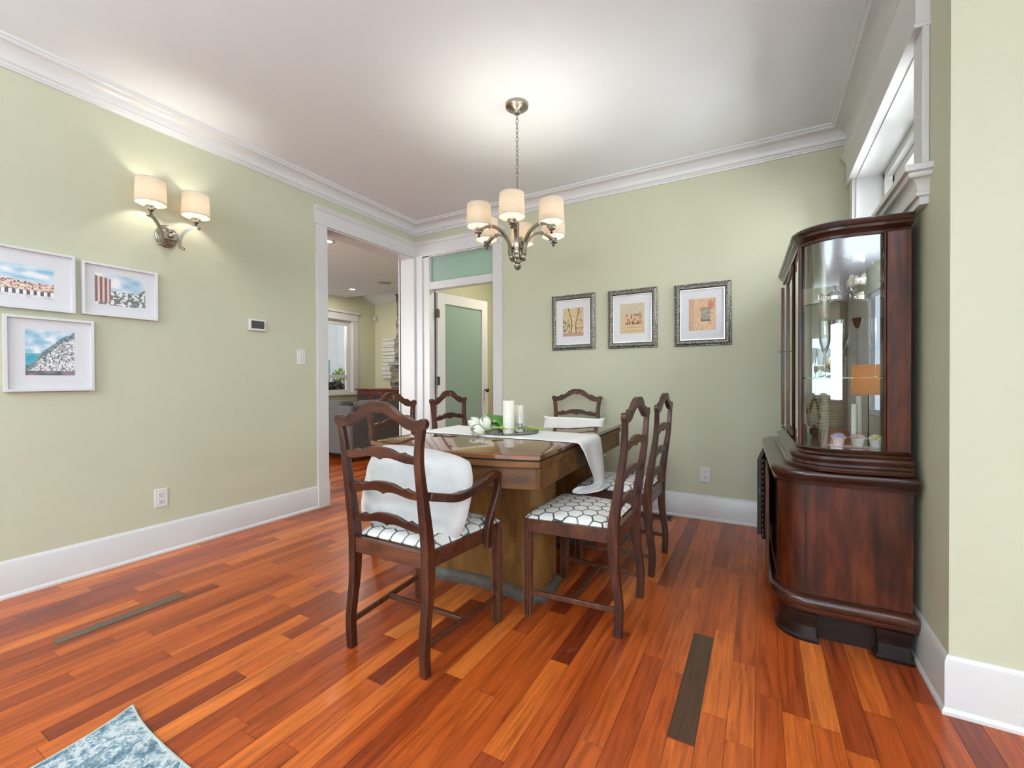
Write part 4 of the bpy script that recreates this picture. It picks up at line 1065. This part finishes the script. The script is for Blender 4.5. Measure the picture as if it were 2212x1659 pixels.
# near-front foot follows the curved corner, back foot is straight
def footpiece(poly):
    m = MB()
    P = offset_poly(poly, 0)
    for (z0, z1, u0, u1) in ((0, .012, .004, .006), (.012, .020, .006, -.002), (.020, .060, -.002, -.006), (.060, .118, -.006, .004)):
        m.loft([[(min(x, XB)+ox, y+oy, z) for x, y in offset_poly(poly, u)] for u, z in ((u0, z0), (u1, z1))])
    return m
def quarter(yn, sgn):
    p = []; r = .11; x0 = fr1(-1.43 if sgn > 0 else -.43)+.008
    cy = yn+sgn*r
    p.append((x0+r+.030, yn))
    for i in range(9):
        a = math.pi/2*i/8; p.append((x0+r-r*math.sin(a), cy-sgn*r*math.cos(a)))
    p.append((x0, cy+sgn*.045)); p.append((x0+.05, cy+sgn*.045)); p.append((x0+.06, cy)); p.append((x0+r+.030, yn+sgn*.06))
    return p
for yn, sg in ((-1.515, 1), (-.345, -1)):
    footpiece(quarter(yn, sg)).build('foot', M_['cabdark'], cb_, smooth=30)
    y0, y1 = (yn, yn+sg*.09); x0, x1 = 3.653, 3.757
    footpiece([(x0, y0), (x1, y0), (x1, y1), (x0, y1)]).build('foot', M_['cabdark'], cb_, smooth=30)
# lower doors: the near one closed with a carved edge, the far one ajar
m = MB()
for i in range(15):
    z = .22+i*.029; m.sphere((3.279+ox, -.925+oy, z), .012, .012, .015, 8, 6)
dn = MB().box(3.287+ox, -1.36+oy, .20, 3.300+ox, -.925+oy, .635).build('door', M_['cab'], cb_, bevel=.003)
m.build('carved_edge', M_['cabdark'], dn)
de = bpy.data.objects.new('door', None)
m = MB(); th = R_(0)
p0 = (3.276, -.41); p1 = (3.2485, -.885)
dx, dy = p1[0]-p0[0], p1[1]-p0[1]; L = math.hypot(dx, dy); nx, ny = -dy/L*.021, dx/L*.021
m.loft([[(p0[0]+ox, p0[1]+oy, z), (p1[0]+ox, p1[1]+oy, z), (p1[0]+nx+ox, p1[1]+ny+oy, z), (p0[0]+nx+ox, p0[1]+ny+oy, z)] for z in (.215, .632)])
bpy.data.objects.remove(de)
da = m.build('door', M_['cabdark'], cb_, bevel=.002)
MB().box(3.256+ox, -.8868+oy, .44, 3.262+ox, -.8845+oy, .475).build('lock_plate', M_['pewter'], da)
# stepped base of the glazed top
def fr2(y): return 3.412-.032*min(1, max(0, (y+1.47)/1.0))
XH = 3.757
ne = crs([(XH, -1.476), (3.685, -1.484), (3.60, -1.494), (3.53, -1.498), (3.478, -1.486), (3.432, -1.448), (3.410, -1.400)], 5)
hut = ne+[(fr2(y), y) for y in (-1.3, -1.15, -1.0, -.9, -.75, -.6)]+[(x, -1.880-y) for x, y in reversed(ne)]
hs = [(.045, .705), (.047, .715), (.043, .722), (.030, .726), (.026, .735), (.030, .742), (.034, .752), (.030, .762), (.014, .768), (.008, .776), (.014, .782), (.016, .788), (.012, .792), (-.02, .793)]
stack(hut, hs, 'glazed_top_base', M_['cabx'], cb_, xmax=XH+.006)
cor = [(-.012, 1.628), (.004, 1.630), (.006, 1.640), (.000, 1.644), (.008, 1.652), (.018, 1.658), (.020, 1.668), (.026, 1.670), (.030, 1.678), (.028, 1.688), (.018, 1.694), (-.01, 1.696)]
stack(hut, cor, 'cornice', M_['cabx'], cb_, xmax=XH+.006)
m = MB(); m.box(3.740+ox, -1.46+oy, .79, XH+ox, -.42+oy, 1.63); m.build('back_panel', M_['cab'], cb_)
for (ya, yb_) in ((-1.496, -1.466), (-.421, -.391)):
    m = MB(); m.box(3.684+ox, ya+oy, .79, XH+ox, yb_+oy, 1.632); m.box(3.676+ox, ya+.002+oy, .79, 3.684+ox, yb_-.002+oy, 1.632); m.build('corner_post', M_['cab'], cb_, bevel=.003)
for y in (-1.405, -.48):
    x = fr2(y); m = MB(); m.box(x-.004+ox, y-.012+oy, .79, x+.010+ox, y+.012+oy, 1.632); m.build('front_stile', M_['cab'], cb_, bevel=.003)
# glass: near end curve, far end curve, front panes
def strip(pts, z0, z1, name, par, mt='cabglass'):
    m = MB(); m.loft([[(x+ox, y+oy, z0) for x, y in pts], [(x+ox, y+oy, z1) for x, y in pts]], cap=False, closed=False); return m.build(name, M_[mt], par, smooth=80)
ce = [(x+.004, y+.004) for x, y in ne if x < 3.682][:-1]
strip(ce, .792, 1.632, 'curved_glass', cb_)
strip([(x, -1.885-y) for x, y in ce], .792, 1.632, 'curved_glass', cb_)
strip([(fr2(-1.39)+.004, -1.393), (fr2(-1.15)+.004, -1.150)], .792, 1.632, 'glass_pane', cb_)
dm = MB(); 
dm.box(fr2(-1.13)-.001+ox, -1.148+oy, .795, fr2(-1.13)+.003+ox, -1.132+oy, 1.625); dm.box(fr2(-.945)-.004+ox, -.770+oy, .795, fr2(-.945)+.012+ox, -.742+oy, 1.625)
dm.box(fr2(-.945)-.002+ox, -1.13+oy, .795, fr2(-.945)+.012+ox, -.77+oy, .83); dm.box(fr2(-.945)-.002+ox, -1.13+oy, 1.59, fr2(-.945)+.012+ox, -.77+oy, 1.625)
dd = dm.build('door', M_['cab'], cb_, bevel=.003)
strip([(fr2(-.945)+.003, -1.12), (fr2(-.945)+.003, -.77)], .83, 1.59, 'door_glass', dd)
m = MB(); kx, ky, kz = fr2(-.945)-.006+ox, -.757+oy, 1.225; m.tube([(kx, ky, kz), (kx-.020, ky, kz)], .0018, 6)
m.tube([(kx-.026+.006*math.cos(a*math.pi/5), ky, kz+.006*math.sin(a*math.pi/5)) for a in range(11)], .0014, 6, cap=False); m.build('key', M_['pewter'], dd)
strip([(fr2(-.715)+.004, -.742), (fr2(-.49)+.004, -.492)], .792, 1.632, 'glass_pane', cb_)
for z in (1.385, 1.078):
    shp = [(3.738, -1.455)]+[(min(x+.004, 3.738), y+.012) for x, y in ce[4:-2]]+[(fr2(-1.3)+.02, -1.36), (fr2(-.6)+.02, -.53)]+[(min(x+.004, 3.738), -1.885-y-.012) for x, y in reversed(ce[4:-2])]+[(3.738, -.43)]
    m = MB(); m.loft([[(x+ox, y+oy, zz) for x, y in shp] for zz in (z-.006, z)]); m.build('glass_shelf', M_['shelfglass'], cb_, smooth=0)

# contents of the cabinet
pt = empty('silver_pitcher', (3.640, -1.31, 1.3855), R_(180), 'tall silver water pitcher on the top cabinet shelf', 'pitcher')
def ev(m, prof, n=28): m.lathe(prof, n, cap=False)
m = MB(); ev(m, [(.001, 0), (.034, 0), (.036, .006), (.034, .010), (.031, .014), (.032, .036), (.024, .042), (.030, .050), (.048, .065), (.055, .085), (.055, .105), (.048, .130), (.040, .155), (.036, .175), (.036, .195), (.040, .212), (.044, .218), (.041, .216), (.034, .195)]); m.build('body', M_['silver'], pt)
m = MB(); m.loft([[(.034, -.014, .205), (.034, .014, .205), (.034, 0, .175)], [(.052, -.007, .214), (.052, .007, .214), (.050, 0, .200)], [(.068, -.001, .216), (.068, .001, .216), (.067, 0, .211)]]); m.build('spout', M_['silver'], pt)
MB().tube(crs([(-.038, 0, .200), (-.075, 0, .205), (-.085, 0, .165), (-.075, 0, .115), (-.050, 0, .085)], 5), .0045, 8).build('handle', M_['silver'], pt)
sb_ = empty('sugar_bowl', (3.548, -1.27, 1.3855), R_(20), 'lidded silver sugar bowl with two handles beside the pitcher', 'sugar bowl')
m = MB(); ev(m, [(.001, 0), (.022, 0), (.018, .008), (.030, .016), (.040, .032), (.038, .048), (.030, .056), (.028, .058), (.020, .066), (.008, .074), (.006, .080), (.009, .086), (.004, .096), (.001, .098)]); m.build('body', M_['silver'], sb_)
for s in (-1, 1): MB().tube(crs([(s*.034, 0, .050), (s*.058, 0, .060), (s*.062, 0, .036), (s*.038, 0, .022)], 5), .003, 8).build('handle', M_['silver'], sb_)
def wine(x, y, h, r, label, z=1.079):
    o = empty('wine_glass', (x, y, z), 0, label, 'glass', 'stemmed glasses in the cabinet')
    MB().lathe([(.001, .001), (r*.9, .001), (r*.9, .003), (.006, .006), (.0035, .012), (.0035, h*.42), (.010, h*.46), (r*.80, h*.62), (r, h*.78), (r*.92, h), (r*.90, h), (r*.97, h*.78), (r*.76, h*.62), (.002, h*.47)], 20, cap=False).build('glass', M_['crystal'], o)
wine(3.500, -1.40, .235, .024, 'tall flute glass on the lower glass shelf, at its left end')
wine(3.555, -1.37, .240, .030, 'wine glass on the lower glass shelf, left of the middle')
wine(3.675, -1.36, .240, .026, 'slim glass on the lower glass shelf, nearest the corner post')
wine(3.610, -1.12, .225, .030, 'wine glass standing behind on the lower glass shelf')
cs_ = empty('silver_creamer', (3.555, -1.15, 1.079), 0, 'small pierced silver goblet on the lower glass shelf', 'goblet')
m = MB(); ev(m, [(.001, 0), (.026, 0), (.024, .006), (.006, .012), (.005, .030), (.012, .038), (.032, .052), (.036, .070), (.034, .090), (.032, .090), (.030, .060), (.004, .045)]); m.build('cup', M_['silver'], cs_)
bk = NT('wicker'); wv_ = bk.n('ShaderNodeTexWave', wave_type='BANDS', bands_direction='Z'); wv_.inputs['Scale'].default_value = 38; wv_.inputs['Distortion'].default_value = 2.5; bk.l(bk.coord(), wv_.inputs['Vector'])
bk.set(Base_Color=bk.ramp(wv_.outputs['Fac'], [(.2, (.10, .05, .02)), (.6, (.52, .36, .18))]), Roughness=.6); bk.bump(wv_.outputs['Fac'], .8, .006)
o = empty('wicker_basket', (3.575, -.66, .7935), 0, 'round wicker basket on the cabinet floor', 'basket')
MB().lathe([(.065, 0), (.080, .03), (.086, .09), (.080, .135), (.072, .138), (.076, .09), (.060, .01), (.001, .01)], 28, cap=False).build('body', bk.m, o)
MB().lathe([(.079, .138), (.077, .146), (.055, .165), (.014, .174), (.012, .184), (.001, .186)], 28, cap=False).build('lid', bk.m, o)
for i, (x, y, h) in enumerate(((3.630, -1.19, .165), (3.655, -1.14, .20))):
    o = candle('taper_candle', x, y, .011, h, ('shorter' if i == 0 else 'taller')+' white candle standing in the cabinet behind the flower pots', .7935)
tr_ = empty('oval_tray', (3.610, -1.415, .7935), R_(-4), 'white oval doily tray under the porcelain flower pots', 'tray')
m = MB(); m.loft([[(.105*k*math.cos(a*math.pi/16), .036*k*math.sin(a*math.pi/16), z) for a in range(32)] for k, z in ((.92, 0), (1.0, .002), (1.0, .0035), (.95, .003))]); m.build('dish', M_['white'], tr_)
def pot(x, y, c, cpot, label, seed):
    o = empty('flower_pot', (x, y, .7975), R_(seed*13), label, 'flower pot', 'porcelain flower pots in the cabinet')
    MB().lathe([(.016, 0), (.0235, .030), (.0245, .031), (.0245, .034), (.020, .034), (.001, .028)], 20).build('pot', plain('porcelain_%d' % seed, cpot, .2, var=.02), o)
    fm = plain('porcelain_petals_%d' % seed, c, .3, var=.18, scale=60); m = MB(); rr = random.Random(seed)
    for ring, (n, rad, zz) in enumerate(((7, .019, .036), (6, .013, .042), (4, .007, .047))):
        for k in range(n):
            a = 2*math.pi*k/n+ring*.4; m.sphere((rad*math.cos(a), rad*math.sin(a), zz), .0085, .0085, .0045, 8, 6)
    m.build('flower', fm, o)
    m = MB()
    for k in range(4):
        a = k*1.6+.5; m.sphere((.026*math.cos(a), .026*math.sin(a), .034), .009, .006, .003, 8, 6)
    m.build('leaves', plain('porcelain_leaves_%d' % seed, (.45, .55, .38), .3), o)
pot(3.545, -1.418, (.30, .42, .74), (.74, .58, .58), 'pink porcelain pot with a blue flower, leftmost of three', 1)
pot(3.608, -1.422, (.78, .48, .54), (.80, .80, .78), 'white porcelain pot with a pink flower, middle of three', 2)
pot(3.666, -1.418, (.84, .74, .34), (.80, .80, .78), 'white porcelain pot with a yellow flower, rightmost of three', 3)

# ------------------------------------------------------------------ rug in the foreground
t = NT('distressed_blue_rug')
v = t.coord(); n1 = t.noise(v, 26, 6, .7, 1.2); n2 = t.noise(v, 9, 4, .6, 2.0); n3 = t.noise(v, 70, 3, .6, .5)
vo = t.n('ShaderNodeTexVoronoi', feature='DISTANCE_TO_EDGE'); vo.inputs['Scale'].default_value = 17; t.l(t.vmath('ADD', v, t.vmath('MULTIPLY', t.n('ShaderNodeTexNoise').outputs['Color'], (.03, .03, 0))), vo.inputs['Vector'])
f = t.math('ADD', t.math('MULTIPLY', n1, .62), t.math('MULTIPLY', n2, .38))
c = t.ramp(f, [(.42, (.08, .13, .165)), (.475, (.16, .235, .28)), (.52, (.36, .43, .46)), (.56, (.52, .545, .54)), (.64, (.58, .565, .53))])
c = t.mix(t.math('MULTIPLY', t.math('LESS_THAN', vo.outputs['Distance'], .030), t.math('GREATER_THAN', n2, .5)), c, (.52, .56, .57))
c = t.mix(t.math('MULTIPLY', t.math('GREATER_THAN', n3, .57), .7), c, (.14, .22, .27))
t.set(Base_Color=c, Roughness=.9, Specular_IOR_Level=.2); t.bump(n3, .4, .003); M_['rug'] = t.m
M_['rugedge'] = plain('rug_binding', (.42, .47, .44), .9, var=.1)
rx0, ry1 = 1.520, -3.053
rg = empty('area_rug', (rx0, ry1, 0), 0, 'distressed blue and cream rug, its curled corner at the lower left', 'rug')
RW, RL = 2.7, 2.6
def rs_(u, v, dz=0):
    x = u**1.6*RW; y = -(v**1.6)*RL; k = math.exp(-(math.hypot(x, y)/.085))
    return (x-.036*k, y+.024*k, .009+.010*k+dz)
m = MB(); m.grid(44, 44, lambda u, v: rs_(u, v))
n = len(m.v); m.grid(44, 44, lambda u, v: rs_(u, v, -.0085)); k = 45
ring = list(range(45))+[j*k+44 for j in range(1, 45)]+[44*k+i for i in range(43, -1, -1)]+[j*k for j in range(43, 0, -1)]
for i in range(len(ring)):
    a, b = ring[i], ring[(i+1) % len(ring)]; m.f.append((a, b, b+n, a+n))
m.build('pile', M_['rug'], rg, smooth=50)
m = MB(); e1 = [rs_(0, i/40) for i in range(41)]; e2 = [rs_(i/40, 0) for i in range(41)]
m.tube([(x, y, z-.003) for x, y, z in e1], .005, 6); m.tube([(x, y, z-.003) for x, y, z in e2], .005, 6); m.build('binding', M_['rugedge'], rg)
